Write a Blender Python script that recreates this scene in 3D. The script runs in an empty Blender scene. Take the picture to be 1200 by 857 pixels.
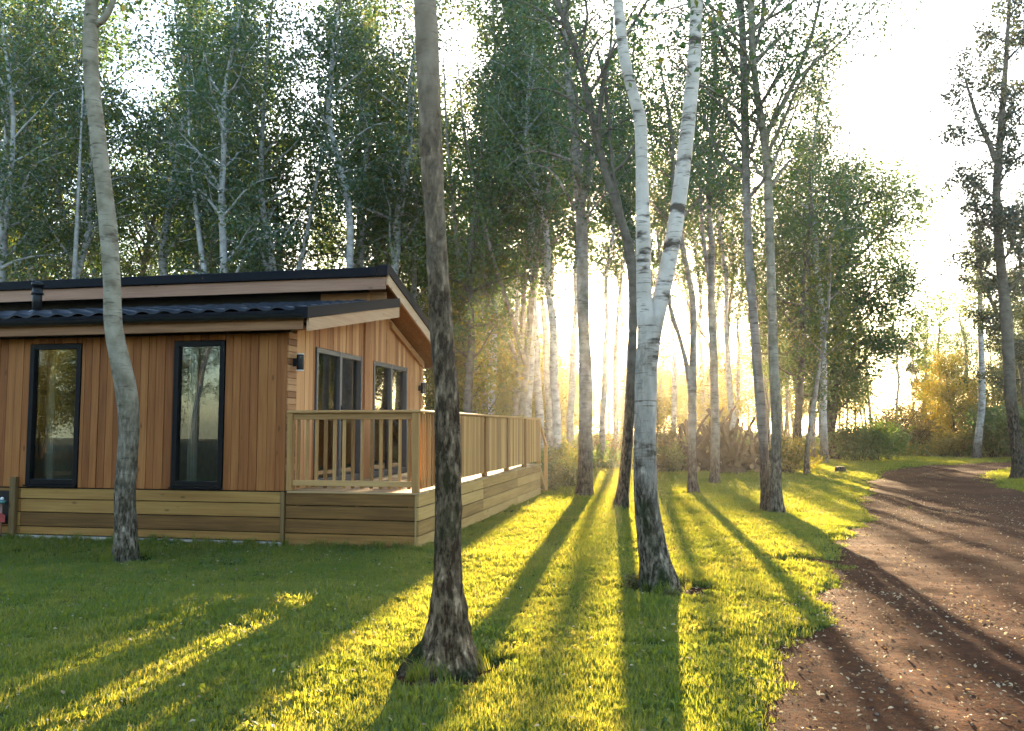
import bpy, bmesh, math
import numpy as np
R = math.radians
scene = bpy.context.scene

# ------------------------------------------------------------------ camera, world, sun, exposure
F_PX, PITCH, CAM_H = 1000.0, R(4.2), 1.6
cam_d = bpy.data.cameras.new('camera'); cam = bpy.data.objects.new('camera', cam_d)
scene.collection.objects.link(cam); scene.camera = cam
cam.location = (0, 0, CAM_H); cam.rotation_euler = (R(90) + PITCH, 0, 0)
cam_d.sensor_fit = 'HORIZONTAL'; cam_d.sensor_width = 36.0
cam_d.lens = 36.0 * F_PX / 1200.0
cam_d.clip_start = 0.05; cam_d.clip_end = 2000

SUN_AZ, SUN_EL = R(7.9), R(11.2)          # azimuth measured to the right of +Y
world = bpy.data.worlds.new('World'); scene.world = world; world.use_nodes = True
wn = world.node_tree.nodes; wn.clear()
w_out = wn.new('ShaderNodeOutputWorld'); w_bg = wn.new('ShaderNodeBackground'); w_sky = wn.new('ShaderNodeTexSky')
w_sky.sky_type = 'NISHITA'; w_sky.sun_disc = False
w_sky.sun_elevation = SUN_EL; w_sky.sun_rotation = SUN_AZ
w_sky.air_density = 1.0; w_sky.dust_density = 1.2; w_sky.ozone_density = 1.5
w_bg.inputs['Strength'].default_value = 0.12
world.node_tree.links.new(w_sky.outputs[0], w_bg.inputs[0]); world.node_tree.links.new(w_bg.outputs[0], w_out.inputs[0])

sun_d = bpy.data.lights.new('sun', 'SUN'); sun = bpy.data.objects.new('sun', sun_d); scene.collection.objects.link(sun)
sun_d.energy = 5.0; sun_d.angle = R(0.6); sun_d.color = (1.0, 0.76, 0.46)
sun.rotation_euler = (R(90) - SUN_EL, 0, R(180) - SUN_AZ)   # light travels from the wood towards the camera
sun.location = (6, 40, 30)

vs = scene.view_settings
vs.view_transform = 'Standard'; vs.look = 'None'; vs.gamma = 1.0; vs.use_curve_mapping = False
vs.exposure = 2.98
cy = scene.cycles
cy.use_denoising = True
cy.max_bounces = 6; cy.diffuse_bounces = 3; cy.glossy_bounces = 3; cy.transmission_bounces = 4
cy.transparent_max_bounces = 6; cy.volume_bounces = 0; cy.caustics_reflective = False; cy.caustics_refractive = False
cy.sample_clamp_indirect = 6.0

# ------------------------------------------------------------------ helpers
COL = scene.collection
def ray(px, py):
    x = (px - 600) / F_PX; z = (428.5 - py) / F_PX
    return np.array([x, math.cos(PITCH) - math.sin(PITCH) * z, math.sin(PITCH) + math.cos(PITCH) * z])
def at(px, py, Y):
    d = ray(px, py); return np.array([0, 0, CAM_H]) + d * Y / d[1]
def gnd(px, py):
    d = ray(px, py); return np.array([0, 0, CAM_H]) - d * CAM_H / d[2]

def tag(o, label=None, cat=None, group=None, kind=None):
    if label: o['label'] = label
    if cat: o['category'] = cat
    if group: o['group'] = group
    if kind: o['kind'] = kind
    return o
def link(name, data, parent=None, loc=None, rz=0.0):
    o = bpy.data.objects.new(name, data); COL.objects.link(o)
    if parent is not None: o.parent = parent
    if loc is not None: o.location = loc
    if rz: o.rotation_euler = (0, 0, rz)
    return o
def thing(name, label, cat, loc=(0, 0, 0), rz=0.0, group=None):
    return tag(link(name, None, None, loc, rz), label, cat, group)

def np_mesh(name, V, F, mat=None, smooth=False, fattr=None):
    V = np.asarray(V, np.float32); F = np.asarray(F, np.int32)
    me = bpy.data.meshes.new(name); n, k = F.shape
    me.vertices.add(len(V)); me.vertices.foreach_set('co', V.ravel())
    me.loops.add(n * k); me.loops.foreach_set('vertex_index', F.ravel())
    me.polygons.add(n); me.polygons.foreach_set('loop_start', np.arange(0, n * k, k, dtype=np.int32))
    me.polygons.foreach_set('loop_total', np.full(n, k, np.int32))
    me.polygons.foreach_set('use_smooth', np.full(n, smooth, bool))
    if fattr is not None:
        a = me.attributes.new('rnd', 'FLOAT', 'FACE'); a.data.foreach_set('value', np.asarray(fattr, np.float32))
    me.update(calc_edges=True)
    if mat: me.materials.append(mat)
    return me
def py_mesh(name, V, F, mat=None, smooth=False):
    me = bpy.data.meshes.new(name); me.from_pydata([tuple(map(float, v)) for v in V], [], F); me.update()
    if mat: me.materials.append(mat)
    if smooth:
        for p in me.polygons: p.use_smooth = True
    return me

def _hash(ix, iy, iz, seed):
    n = (ix.astype(np.int64) * 374761393 + iy.astype(np.int64) * 668265263 + iz.astype(np.int64) * 2147483647 + seed * 974711) & 0xffffffff
    n = ((n ^ (n >> 13)) * 1274126177) & 0xffffffff
    n = ((n ^ (n >> 16)) * 2246822519) & 0xffffffff
    return ((n ^ (n >> 15)) & 0xffffff) / float(0xffffff)
def vnoise(P, seed=0):
    P = np.asarray(P, float); I = np.floor(P).astype(np.int64); f = P - I; f = f * f * (3 - 2 * f)
    r = 0
    for dx in (0, 1):
        for dy in (0, 1):
            for dz in (0, 1):
                w = (f[:, 0] if dx else 1 - f[:, 0]) * (f[:, 1] if dy else 1 - f[:, 1]) * (f[:, 2] if dz else 1 - f[:, 2])
                r = r + w * _hash(I[:, 0] + dx, I[:, 1] + dy, I[:, 2] + dz, seed)
    return r * 2 - 1
def n2(x, y, scale, seed=0):
    return vnoise(np.stack([np.ravel(x) / scale, np.ravel(y) / scale, np.full(np.size(x), 0.37)], 1), seed)
def sstep(a, b, x):
    t = np.clip((x - a) / (b - a), 0, 1); return t * t * (3 - 2 * t)

# ------------------------------------------------------------------ materials
def new_mat(name):
    m = bpy.data.materials.new(name); m.use_nodes = True; nt = m.node_tree; nt.nodes.clear()
    out = nt.nodes.new('ShaderNodeOutputMaterial'); return m, nt, out
def N(nt, t, **kw):
    n = nt.nodes.new(t)
    for k, v in kw.items():
        if k.startswith('_'): setattr(n, k[1:], v)
        else: n.inputs[k.replace('__', ' ')].default_value = v
    return n
def L(nt, a, b): nt.links.new(a, b)
def ramp(nt, fac, stops):
    r = nt.nodes.new('ShaderNodeValToRGB'); e = r.color_ramp.elements
    while len(e) < len(stops): e.new(0.5)
    for i, (p, c) in enumerate(stops):
        e[i].position = p; e[i].color = (*c, 1) if len(c) == 3 else c
    L(nt, fac, r.inputs[0]); return r.outputs[0]
def math_n(nt, op, a, b=None):
    m = nt.nodes.new('ShaderNodeMath'); m.operation = op
    for i, v in enumerate((a, b)):
        if v is None: continue
        if hasattr(v, 'links'): L(nt, v, m.inputs[i])
        else: m.inputs[i].default_value = v
    return m.outputs[0]
def mixc(nt, fac, a, b, mode='MIX'):
    m = nt.nodes.new('ShaderNodeMix'); m.data_type = 'RGBA'; m.blend_type = mode
    for s, v in ((m.inputs['Factor'], fac), (m.inputs[6], a), (m.inputs[7], b)):
        if hasattr(v, 'links'): L(nt, v, s)
        elif isinstance(v, (int, float)): s.default_value = v
        else: s.default_value = (*v, 1)
    return m.outputs[2]
def coords(nt, scale=(1, 1, 1), kind='Object', jitter=False):
    tc = nt.nodes.new('ShaderNodeTexCoord'); mp = nt.nodes.new('ShaderNodeMapping'); mp.inputs['Scale'].default_value = scale
    L(nt, tc.outputs[kind], mp.inputs[0])
    if jitter:
        oi = nt.nodes.new('ShaderNodeObjectInfo'); c = nt.nodes.new('ShaderNodeCombineXYZ')
        j = math_n(nt, 'MULTIPLY', oi.outputs['Random'], 37.0)
        for i in range(3): L(nt, j, c.inputs[i])
        L(nt, c.outputs[0], mp.inputs['Location'])
    return mp.outputs[0]
def noise(nt, vec, scale, detail=4, rough=0.55):
    n = N(nt, 'ShaderNodeTexNoise', Scale=scale, Detail=detail, Roughness=rough); L(nt, vec, n.inputs['Vector']); return n.outputs[0]
def bump(nt, h, strength, dist=0.01):
    b = N(nt, 'ShaderNodeBump', Strength=strength, Distance=dist); L(nt, h, b.inputs['Height']); return b.outputs[0]
def pbsdf(nt, out, col, rough=0.7, normal=None, spec=0.3, metal=0.0):
    b = nt.nodes.new('ShaderNodeBsdfPrincipled')
    if hasattr(col, 'links'): L(nt, col, b.inputs['Base Color'])
    else: b.inputs['Base Color'].default_value = (*col, 1)
    if hasattr(rough, 'links'): L(nt, rough, b.inputs['Roughness'])
    else: b.inputs['Roughness'].default_value = rough
    b.inputs['Specular IOR Level'].default_value = spec; b.inputs['Metallic'].default_value = metal
    if normal: L(nt, normal, b.inputs['Normal'])
    L(nt, b.outputs[0], out.inputs[0]); return b

def wood(name, dark, mid, light, axis, knots=True, rough=0.65, vary=1.0):
    """board wood: grain runs along the given axis of the cabin frame, each board shifted and tinted by itself"""
    m, nt, out = new_mat(name)
    s = [38.0, 38.0, 38.0]; s['xyz'.index(axis)] = 1.3
    g = noise(nt, coords(nt, tuple(s), jitter=True), 1.0, 5, 0.6)
    s2 = [7.0] * 3; s2['xyz'.index(axis)] = 0.7
    b = noise(nt, coords(nt, tuple(s2), jitter=True), 1.0, 3)
    oi = nt.nodes.new('ShaderNodeObjectInfo')
    f = math_n(nt, 'ADD', math_n(nt, 'MULTIPLY', g, 0.5), math_n(nt, 'MULTIPLY', b, 0.35))
    f = math_n(nt, 'ADD', f, math_n(nt, 'MULTIPLY', math_n(nt, 'SUBTRACT', oi.outputs['Random'], 0.42), 0.42 * vary))
    c = ramp(nt, f, [(0.2, dark), (0.45, mid), (0.72, light)])
    if knots:
        s3 = [5.0] * 3; s3['xyz'.index(axis)] = 1.9
        v = N(nt, 'ShaderNodeTexVoronoi', Scale=1.0); L(nt, coords(nt, tuple(s3), jitter=True), v.inputs['Vector'])
        k = ramp(nt, v.outputs['Distance'], [(0.03, (1, 1, 1)), (0.11, (0, 0, 0))])
        c = mixc(nt, math_n(nt, 'MULTIPLY', k, 0.7), c, tuple(x * 0.35 for x in dark))
    pbsdf(nt, out, c, rough, bump(nt, g, 0.35, 0.004), 0.25); return m
def plain(name, col, rough=0.5, spec=0.4, metal=0.0, var=0.25, scale=9.0, bmp=0.1):
    m, nt, out = new_mat(name)
    n = noise(nt, coords(nt, jitter=True), scale, 5)
    c = ramp(nt, n, [(0.3, tuple(x * (1 - var) for x in col)), (0.7, tuple(min(1, x * (1 + var)) for x in col))])
    pbsdf(nt, out, c, rough, bump(nt, n, bmp, 0.005), spec, metal); return m

M = {}
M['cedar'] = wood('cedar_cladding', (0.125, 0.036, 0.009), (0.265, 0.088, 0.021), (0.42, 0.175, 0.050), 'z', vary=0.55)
M['cedar_y'] = wood('cedar_boards_lying', (0.16, 0.06, 0.022), (0.31, 0.135, 0.052), (0.47, 0.25, 0.11), 'y')
M['cedar_x'] = wood('cedar_fascia', (0.13, 0.055, 0.025), (0.27, 0.125, 0.055), (0.42, 0.225, 0.105), 'x')
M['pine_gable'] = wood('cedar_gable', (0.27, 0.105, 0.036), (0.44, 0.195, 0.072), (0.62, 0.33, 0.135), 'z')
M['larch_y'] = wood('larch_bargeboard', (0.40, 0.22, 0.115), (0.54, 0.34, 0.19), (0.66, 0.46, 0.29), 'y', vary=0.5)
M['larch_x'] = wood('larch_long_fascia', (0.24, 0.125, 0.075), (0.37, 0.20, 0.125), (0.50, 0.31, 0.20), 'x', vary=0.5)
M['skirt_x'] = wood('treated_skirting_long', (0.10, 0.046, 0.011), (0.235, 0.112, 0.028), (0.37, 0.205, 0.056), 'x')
M['skirt_y'] = wood('treated_skirting_side_lit', (0.19, 0.10, 0.028), (0.37, 0.212, 0.068), (0.51, 0.325, 0.12), 'y')  # lighter than the long boards: warm bounce light put into the colour
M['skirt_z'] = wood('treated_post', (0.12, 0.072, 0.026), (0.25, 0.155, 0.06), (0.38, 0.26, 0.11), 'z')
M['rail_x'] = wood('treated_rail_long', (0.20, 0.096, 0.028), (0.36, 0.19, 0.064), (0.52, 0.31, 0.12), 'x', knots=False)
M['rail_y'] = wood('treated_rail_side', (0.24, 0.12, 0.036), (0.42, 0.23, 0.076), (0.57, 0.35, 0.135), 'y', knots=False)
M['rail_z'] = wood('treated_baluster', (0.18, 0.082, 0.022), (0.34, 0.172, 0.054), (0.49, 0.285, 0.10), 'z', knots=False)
M['deckboard'] = wood('deck_boards', (0.22, 0.13, 0.055), (0.37, 0.24, 0.11), (0.48, 0.34, 0.18), 'x')
M['slate'] = plain('blue_black_roof_tile', (0.008, 0.010, 0.016), 0.4, 0.3, 0, 0.35, 14)
M['verge'] = plain('blue_black_verge_trim', (0.0045, 0.0055, 0.009), 0.6, 0.12, 0, 0.2)
M['gutter'] = plain('black_plastic_gutter', (0.012, 0.013, 0.015), 0.22, 0.6, 0, 0.1)
M['frame'] = plain('anthracite_window_frame', (0.0045, 0.0055, 0.0075), 0.4, 0.15, 0, 0.1)
M['frame_grey'] = plain('grey_door_frame', (0.085, 0.085, 0.085), 0.4, 0.5, 0, 0.1)
M['black'] = plain('black_metal', (0.005, 0.005, 0.006), 0.45, 0.3)
M['white'] = plain('white_plastic', (0.7, 0.7, 0.68), 0.4, 0.4, 0, 0.05)
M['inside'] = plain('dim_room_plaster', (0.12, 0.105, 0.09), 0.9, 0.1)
M['curtain'] = plain('pale_curtain_cloth', (0.62, 0.6, 0.56), 0.9, 0.05, 0, 0.1)
M['concrete'] = plain('pale_concrete', (0.38, 0.33, 0.26), 0.9, 0.1, 0, 0.25)
M['teal'] = plain('teal_painted_metal', (0.06, 0.16, 0.15), 0.4, 0.5)
M['red'] = plain('faded_red_plastic', (0.62, 0.13, 0.12), 0.45, 0.4)
M['copper'] = plain('brown_pipe', (0.25, 0.12, 0.08), 0.4, 0.5)
def glass_mat():
    m, nt, out = new_mat('window_glass')
    fr = N(nt, 'ShaderNodeFresnel', IOR=1.55); f = math_n(nt, 'ADD', math_n(nt, 'MULTIPLY', fr.outputs[0], 0.95), 0.012)
    t = N(nt, 'ShaderNodeBsdfTransparent', Color=(0.72, 0.78, 0.76, 1)); g = N(nt, 'ShaderNodeBsdfGlossy', Color=(0.95, 0.97, 1, 1), Roughness=0.015)
    L(nt, bump(nt, noise(nt, coords(nt), 1.2, 0), 0.02, 0.01), g.inputs['Normal'])
    mx = nt.nodes.new('ShaderNodeMixShader'); L(nt, f, mx.inputs[0]); L(nt, t.outputs[0], mx.inputs[1]); L(nt, g.outputs[0], mx.inputs[2])
    L(nt, mx.outputs[0], out.inputs[0]); return m
M['glass'] = glass_mat()

def leaf_mat(name, c0, c1, c2, trans=0.5, tcol=None, gloss=0.06, tramp=None):
    m, nt, out = new_mat(name)
    a = N(nt, 'ShaderNodeAttribute', _attribute_name='rnd'); oi = nt.nodes.new('ShaderNodeObjectInfo')
    f = math_n(nt, 'ADD', math_n(nt, 'MULTIPLY', a.outputs['Fac'], 0.75), math_n(nt, 'MULTIPLY', oi.outputs['Random'], 0.25))
    if tramp:
        gp_ = nt.nodes.new('ShaderNodeNewGeometry'); pn = noise(nt, gp_.outputs['Position'], 1.3, 4, 0.6)
        f = math_n(nt, 'ADD', f, math_n(nt, 'MULTIPLY', math_n(nt, 'SUBTRACT', pn, 0.5), 1.5))
    c = ramp(nt, f, [(0.0, c0), (0.55, c1), (1.0, c2)])
    tc = mixc(nt, 1.0, c, tcol or (1.9, 1.7, 0.55), 'MULTIPLY')
    if tramp: tc = ramp(nt, f, [(0.0, tramp[0]), (0.55, tramp[1]), (1.0, tramp[2])])
    d = nt.nodes.new('ShaderNodeBsdfDiffuse'); L(nt, c, d.inputs[0])
    t = nt.nodes.new('ShaderNodeBsdfTranslucent'); L(nt, tc, t.inputs[0])
    mx = nt.nodes.new('ShaderNodeMixShader'); mx.inputs[0].default_value = trans
    L(nt, d.outputs[0], mx.inputs[1]); L(nt, t.outputs[0], mx.inputs[2])
    g = N(nt, 'ShaderNodeBsdfGlossy', Roughness=0.45); m2 = nt.nodes.new('ShaderNodeMixShader'); m2.inputs[0].default_value = gloss
    L(nt, mx.outputs[0], m2.inputs[1]); L(nt, g.outputs[0], m2.inputs[2]); L(nt, m2.outputs[0], out.inputs[0]); return m
M['birch_leaf'] = leaf_mat('birch_leaves', (0.036, 0.078, 0.050), (0.058, 0.115, 0.052), (0.16, 0.145, 0.026))
M['oak_leaf'] = leaf_mat('broad_leaves', (0.038, 0.078, 0.032), (0.065, 0.118, 0.030), (0.13, 0.14, 0.022))
M['yellow_leaf'] = leaf_mat('yellowing_leaves', (0.08, 0.10, 0.02), (0.15, 0.14, 0.018), (0.26, 0.17, 0.02))
M['pine_leaf'] = leaf_mat('pine_needles', (0.022, 0.04, 0.028), (0.032, 0.052, 0.03), (0.07, 0.065, 0.025), 0.3)
M['bramble'] = leaf_mat('bramble_leaves', (0.045, 0.07, 0.02), (0.09, 0.105, 0.024), (0.22, 0.14, 0.025))
M['scrub'] = leaf_mat('dry_scrub_leaves', (0.09, 0.075, 0.04), (0.12, 0.105, 0.05), (0.17, 0.13, 0.055), 0.4)
M['grass'] = leaf_mat('lawn_grass', (0.022, 0.085, 0.008), (0.040, 0.125, 0.010), (0.13, 0.15, 0.02), 0.6, None, 0.04, ((0.25, 0.30, 0.020), (0.39, 0.385, 0.028), (0.58, 0.47, 0.06)))
M['dead_leaf'] = leaf_mat('fallen_leaf', (0.13, 0.065, 0.025), (0.40, 0.26, 0.11), (0.60, 0.50, 0.31), 0.35, (1.1, 1.0, 0.7))

def bark_mat(name, pale0, pale1, rough0, rough1, base_h, base_fade, lent=1.0, moss=0.0, blotch=0.5):
    m, nt, out = new_mat(name)
    co = coords(nt, jitter=True); raw = nt.nodes.new('ShaderNodeTexCoord')
    sx = nt.nodes.new('ShaderNodeSeparateXYZ'); L(nt, raw.outputs['Object'], sx.inputs[0]); z = sx.outputs[2]
    n1 = noise(nt, co, 5.0, 5)
    pale = ramp(nt, n1, [(0.3, pale0), (0.7, pale1)])
    # lenticels: short dark dashes running round the stem
    ln = noise(nt, coords(nt, (4, 4, 42), jitter=True), 1.0, 3, 0.55)
    lm = ramp(nt, ln, [(0.60, (0, 0, 0)), (0.68, (1, 1, 1))])
    bl = noise(nt, coords(nt, (2.6, 2.6, 7.5), jitter=True), 1.0, 4, 0.6)
    bm = ramp(nt, bl, [(0.56, (0, 0, 0)), (0.66, (1, 1, 1))])
    dark = ramp(nt, n1, [(0.3, tuple(x * 0.5 for x in rough0)), (0.7, rough0)])
    c = mixc(nt, math_n(nt, 'MULTIPLY', lm, 0.75 * lent), pale, dark)
    c = mixc(nt, math_n(nt, 'MULTIPLY', bm, blotch), c, dark)
    # fissured plates towards the foot
    rid = noise(nt, coords(nt, (26, 26, 8), jitter=True), 1.0, 8, 0.7)
    crack = ramp(nt, rid, [(0.42, (0, 0, 0)), (0.49, (0.5, 0.5, 0.5)), (0.60, (1, 1, 1))])
    plate = mixc(nt, ramp(nt, noise(nt, coords(nt, (15, 15, 9), jitter=True), 1.0, 6, 0.7), [(0.36, (0.25, 0.25, 0.25)), (0.62, (1, 1, 1))]), rough0, tuple(min(1, x * 1.25) for x in rough1))
    plate = mixc(nt, crack, tuple(x * 0.45 for x in rough0), plate)
    hz = math_n(nt, 'ADD', z, math_n(nt, 'MULTIPLY', math_n(nt, 'SUBTRACT', noise(nt, coords(nt, (3, 3, 1.2), jitter=True), 1.0, 4), 0.5), base_fade * 1.6))
    mr = N(nt, 'ShaderNodeMapRange'); mr.inputs['From Min'].default_value = base_h - base_fade * .5; mr.inputs['From Max'].default_value = base_h + base_fade * .5
    L(nt, hz, mr.inputs['Value']); up = mr.outputs[0]
    c = mixc(nt, up, plate, c)
    if moss:
        mm = ramp(nt, noise(nt, co, 3.2, 5), [(0.46, (0, 0, 0)), (0.6, (1, 1, 1))])
        m2 = N(nt, 'ShaderNodeMapRange'); m2.inputs['From Min'].default_value = 1.1; m2.inputs['From Max'].default_value = 0.05; L(nt, hz, m2.inputs['Value'])
        c = mixc(nt, math_n(nt, 'MULTIPLY', math_n(nt, 'MULTIPLY', mm, m2.outputs[0]), moss), c, (0.035, 0.045, 0.012))
    inv = math_n(nt, 'SUBTRACT', 1.0, up)
    h = math_n(nt, 'ADD', math_n(nt, 'MULTIPLY', crack, inv), math_n(nt, 'MULTIPLY', math_n(nt, 'ADD', n1, math_n(nt, 'MULTIPLY', bm, -0.4)), 0.35))
    pbsdf(nt, out, c, 0.85, bump(nt, h, 1.0, 0.03), 0.12); return m
M['bark_white'] = bark_mat('white_birch_bark', (0.52, 0.43, 0.34), (0.78, 0.67, 0.56), (0.10, 0.066, 0.040), (0.50, 0.40, 0.29), 1.55, 2.1, 1.0, 1.0, 0.92)
M['bark_grey'] = bark_mat('grey_flaking_bark', (0.16, 0.115, 0.07), (0.35, 0.265, 0.18), (0.115, 0.066, 0.033), (0.42, 0.29, 0.175), 2.8, 2.6, 0.6, 1.0, 0.75)
M['bark_left'] = bark_mat('mottled_birch_bark', (0.17, 0.135, 0.085), (0.40, 0.34, 0.25), (0.085, 0.058, 0.036), (0.36, 0.30, 0.22), 1.5, 2.2, 0.9, 0.5, 0.7)
M['bark_mid'] = bark_mat('grey_birch_bark', (0.17, 0.135, 0.10), (0.36, 0.31, 0.26), (0.08, 0.058, 0.04), (0.24, 0.19, 0.14), 1.2, 1.2, 0.8, 0.4)
M['bark_dark'] = bark_mat('dark_wood_bark', (0.10, 0.078, 0.055), (0.19, 0.155, 0.12), (0.06, 0.044, 0.03), (0.16, 0.125, 0.09), 2.5, 1.5, 0.4, 0.4)
M['bark_far'] = bark_mat('pale_wood_birch_bark', (0.26, 0.24, 0.22), (0.55, 0.53, 0.50), (0.08, 0.06, 0.045), (0.25, 0.2, 0.16), 1.0, 1.5, 0.9, 0.3)
M['dead_wood'] = bark_mat('weathered_dead_wood', (0.05, 0.03, 0.018), (0.12, 0.078, 0.05), (0.04, 0.027, 0.017), (0.2, 0.14, 0.1), -5, 0.5, 0.4)
M['cut_wood'] = plain('sawn_log_end', (0.42, 0.29, 0.17), 0.8, 0.1, 0, 0.3)

def ground_mats():
    m, nt, out = new_mat('woodland_floor'); co = coords(nt)
    n = noise(nt, co, 0.5, 6); f = noise(nt, co, 9.0, 5)
    c = ramp(nt, n, [(0.35, (0.05, 0.055, 0.016)), (0.55, (0.075, 0.055, 0.026)), (0.7, (0.11, 0.085, 0.035))])
    c = mixc(nt, math_n(nt, 'MULTIPLY', f, 0.6), c, (0.035, 0.025, 0.014)); pbsdf(nt, out, c, 0.95, bump(nt, f, 0.8, 0.08), 0.1); M['floor'] = m
    m, nt, out = new_mat('lawn_turf'); co = coords(nt)
    n = noise(nt, co, 1.4, 6); f = noise(nt, co, 45.0, 4)
    c = ramp(nt, n, [(0.3, (0.030, 0.055, 0.010)), (0.55, (0.055, 0.085, 0.014)), (0.75, (0.10, 0.085, 0.03))])
    c = mixc(nt, f, mixc(nt, 0.55, c, (0.02, 0.02, 0.006)), c); pbsdf(nt, out, c, 0.95, bump(nt, f, 0.8, 0.03), 0.1); M['turf'] = m
    m, nt, out = new_mat('red_brown_dirt'); co = coords(nt)
    n = noise(nt, co, 0.55, 6, 0.6); f = noise(nt, co, 14.0, 6, 0.7); g = noise(nt, co, 70.0, 4, 0.7)
    c = ramp(nt, n, [(0.32, (0.054, 0.019, 0.008)), (0.5, (0.104, 0.036, 0.014)), (0.66, (0.15, 0.058, 0.024)), (0.84, (0.22, 0.112, 0.055))])
    c = mixc(nt, ramp(nt, f, [(0.38, (0.8, 0.8, 0.8)), (0.62, (0, 0, 0))]), c, (0.036, 0.019, 0.012))
    c = mixc(nt, ramp(nt, g, [(0.60, (0, 0, 0)), (0.72, (0.55, 0.55, 0.55))]), c, (0.25, 0.16, 0.10))
    h = math_n(nt, 'ADD', f, math_n(nt, 'MULTIPLY', g, 0.35)); pbsdf(nt, out, c, 0.95, bump(nt, h, 0.9, 0.02), 0.03); M['dirt'] = m
    m, nt, out = new_mat('gravel_stone'); oi = nt.nodes.new('ShaderNodeObjectInfo'); co = coords(nt, kind='Object')
    c = ramp(nt, noise(nt, co, 8.0, 4), [(0.3, (0.10, 0.07, 0.05)), (0.7, (0.33, 0.25, 0.18))]); pbsdf(nt, out, c, 0.85, None, 0.2); M['stone'] = m
ground_mats()

# ------------------------------------------------------------------ terrain
LEFT = np.array([(0.2, -8), (0.55, 0), (1.05, 4.0), (2.0, 6.1), (2.57, 7.5), (3.29, 9.15), (4.47, 11.8), (6.1, 15), (7.65, 18.4), (9.7, 23.75), (13.6, 31.6), (18.2, 37.5), (23, 41.3), (36, 46.5)])
RIGHT = np.array([(36, 41.2), (22.5, 36.2), (17.2, 31.2), (14.9, 26.9), (12.5, 20.7), (10.2, 15), (8.2, 9), (7.0, 4), (6.2, 0), (5.8, -8)])
POLY = np.vstack([LEFT, RIGHT])
def track_sd(x, y):
    P = np.stack([np.ravel(x), np.ravel(y)], 1); d = np.full(len(P), 1e9); ins = np.zeros(len(P), bool); n = len(POLY)
    for i in range(n):
        a, b = POLY[i], POLY[(i + 1) % n]; e = b - a; w = P - a
        t = np.clip((w @ e) / (e @ e), 0, 1); q = w - t[:, None] * e; d = np.minimum(d, np.hypot(q[:, 0], q[:, 1]))
        c = (a[1] > P[:, 1]) != (b[1] > P[:, 1])
        if abs(e[1]) > 1e-9: ins ^= c & (P[:, 0] < e[0] * (P[:, 1] - a[1]) / e[1] + a[0])
    s = np.where(ins, d, -d)
    s = s + 0.26 * n2(P[:, 0], P[:, 1], 0.9, 5) + 0.20 * n2(P[:, 0], P[:, 1], 0.3, 6) + 0.10 * n2(P[:, 0], P[:, 1], 0.11, 7)
    for cx, cyy, rx, ry in ((3.45, 10.3, 0.5, 0.24), (2.65, 10.55, 0.25, 0.08), (0.05, 11.3, 0.36, 0.07), (0.3, 8.1, 0.14, 0.05), (2.3, 14.2, 0.5, 0.08), (4.6, 9.7, 0.9, 0.35), (-0.42, 5.55, 0.36, 0.30), (1.5, 8.45, 0.36, 0.32), (-4.75, 10.55, 0.3, 0.25), (2.14, 17.0, .3, .3), (5.0, 16.4, .45, .3)):
        e = 1 - np.hypot((P[:, 0] - cx) / rx, (P[:, 1] - cyy) / ry) + 0.5 * n2(P[:, 0], P[:, 1], 0.2, 9)
        s = np.maximum(s, np.where(e > 0, e * min(rx, ry), e * 3 * max(rx, ry)))
    return s
def HT(x, y):
    return 0.032 * n2(x, y, 1.5, 1) + 0.016 * n2(x, y, 0.55, 2) + 0.05 * n2(x, y, 5.0, 3)
def lawn_z(x, y, s):
    return HT(x, y) + 0.02 - 0.11 * sstep(-0.45, 0.35, s) ** 1.5
def h1(x, y): return float(HT(np.array([x]), np.array([y]))[0])
def grid(name, xs, ys, zf, mat, smooth=True, keep=None):
    X, Y = np.meshgrid(xs, ys); Z = zf(X.ravel(), Y.ravel()); V = np.stack([X.ravel(), Y.ravel(), Z], 1)
    nx, ny = len(xs), len(ys); i = np.arange(ny - 1)[:, None] * nx + np.arange(nx - 1)[None]; i = i.ravel()
    F = np.stack([i, i + 1, i + 1 + nx, i + nx], 1)
    if keep is not None:
        k = keep(V); F = F[k[F].any(1)]
        u = np.unique(F); mp = np.zeros(len(V), np.int64); mp[u] = np.arange(len(u)); V = V[u]; F = mp[F]
    return link(name, np_mesh(name, V, F, mat, smooth))
def ground_z(x, y):
    inside = (x > -15) & (x < 27) & (y > -5.5) & (y < 47)
    return np.where(inside, -0.16, -0.02 + 0.10 * n2(x, y, 6.0, 4))
gx = np.unique(np.concatenate([np.linspace(-180, -40, 29), np.linspace(-40, 60, 101), np.linspace(60, 180, 25)]))
gy = np.unique(np.concatenate([np.linspace(-80, -12, 16), np.linspace(-12, 80, 93), np.linspace(80, 280, 41)]))
tag(grid('ground', gx, gy, ground_z, M['floor']), kind='structure')
LX = np.concatenate([np.arange(-16, -9, 0.35), np.arange(-9, 11, 0.14), np.arange(11, 28.1, 0.3)])
LY = np.concatenate([np.arange(-6.5, 2, 0.5), np.arange(2, 20, 0.14), np.arange(20, 48.2, 0.3)])
def lz(x, y):
    edge = np.minimum.reduce([x + 16, 28 - x, y + 6.5, 48 - y])
    return lawn_z(x, y, track_sd(x, y)) - 0.25 * sstep(0.6, 0.0, edge)
tag(grid('lawn', LX, LY, lz, M['turf']), kind='structure')
def tz(x, y):
    s = track_sd(x, y)
    rut = -0.035 * np.exp(-((s - 1.15) / 0.33) ** 2)
    return HT(x, y) + rut - 0.012 + 0.016 * n2(x, y, 0.33, 21) + 0.008 * n2(x, y, 0.13, 22) - 0.14 * sstep(0.05, -0.35, s)
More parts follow.
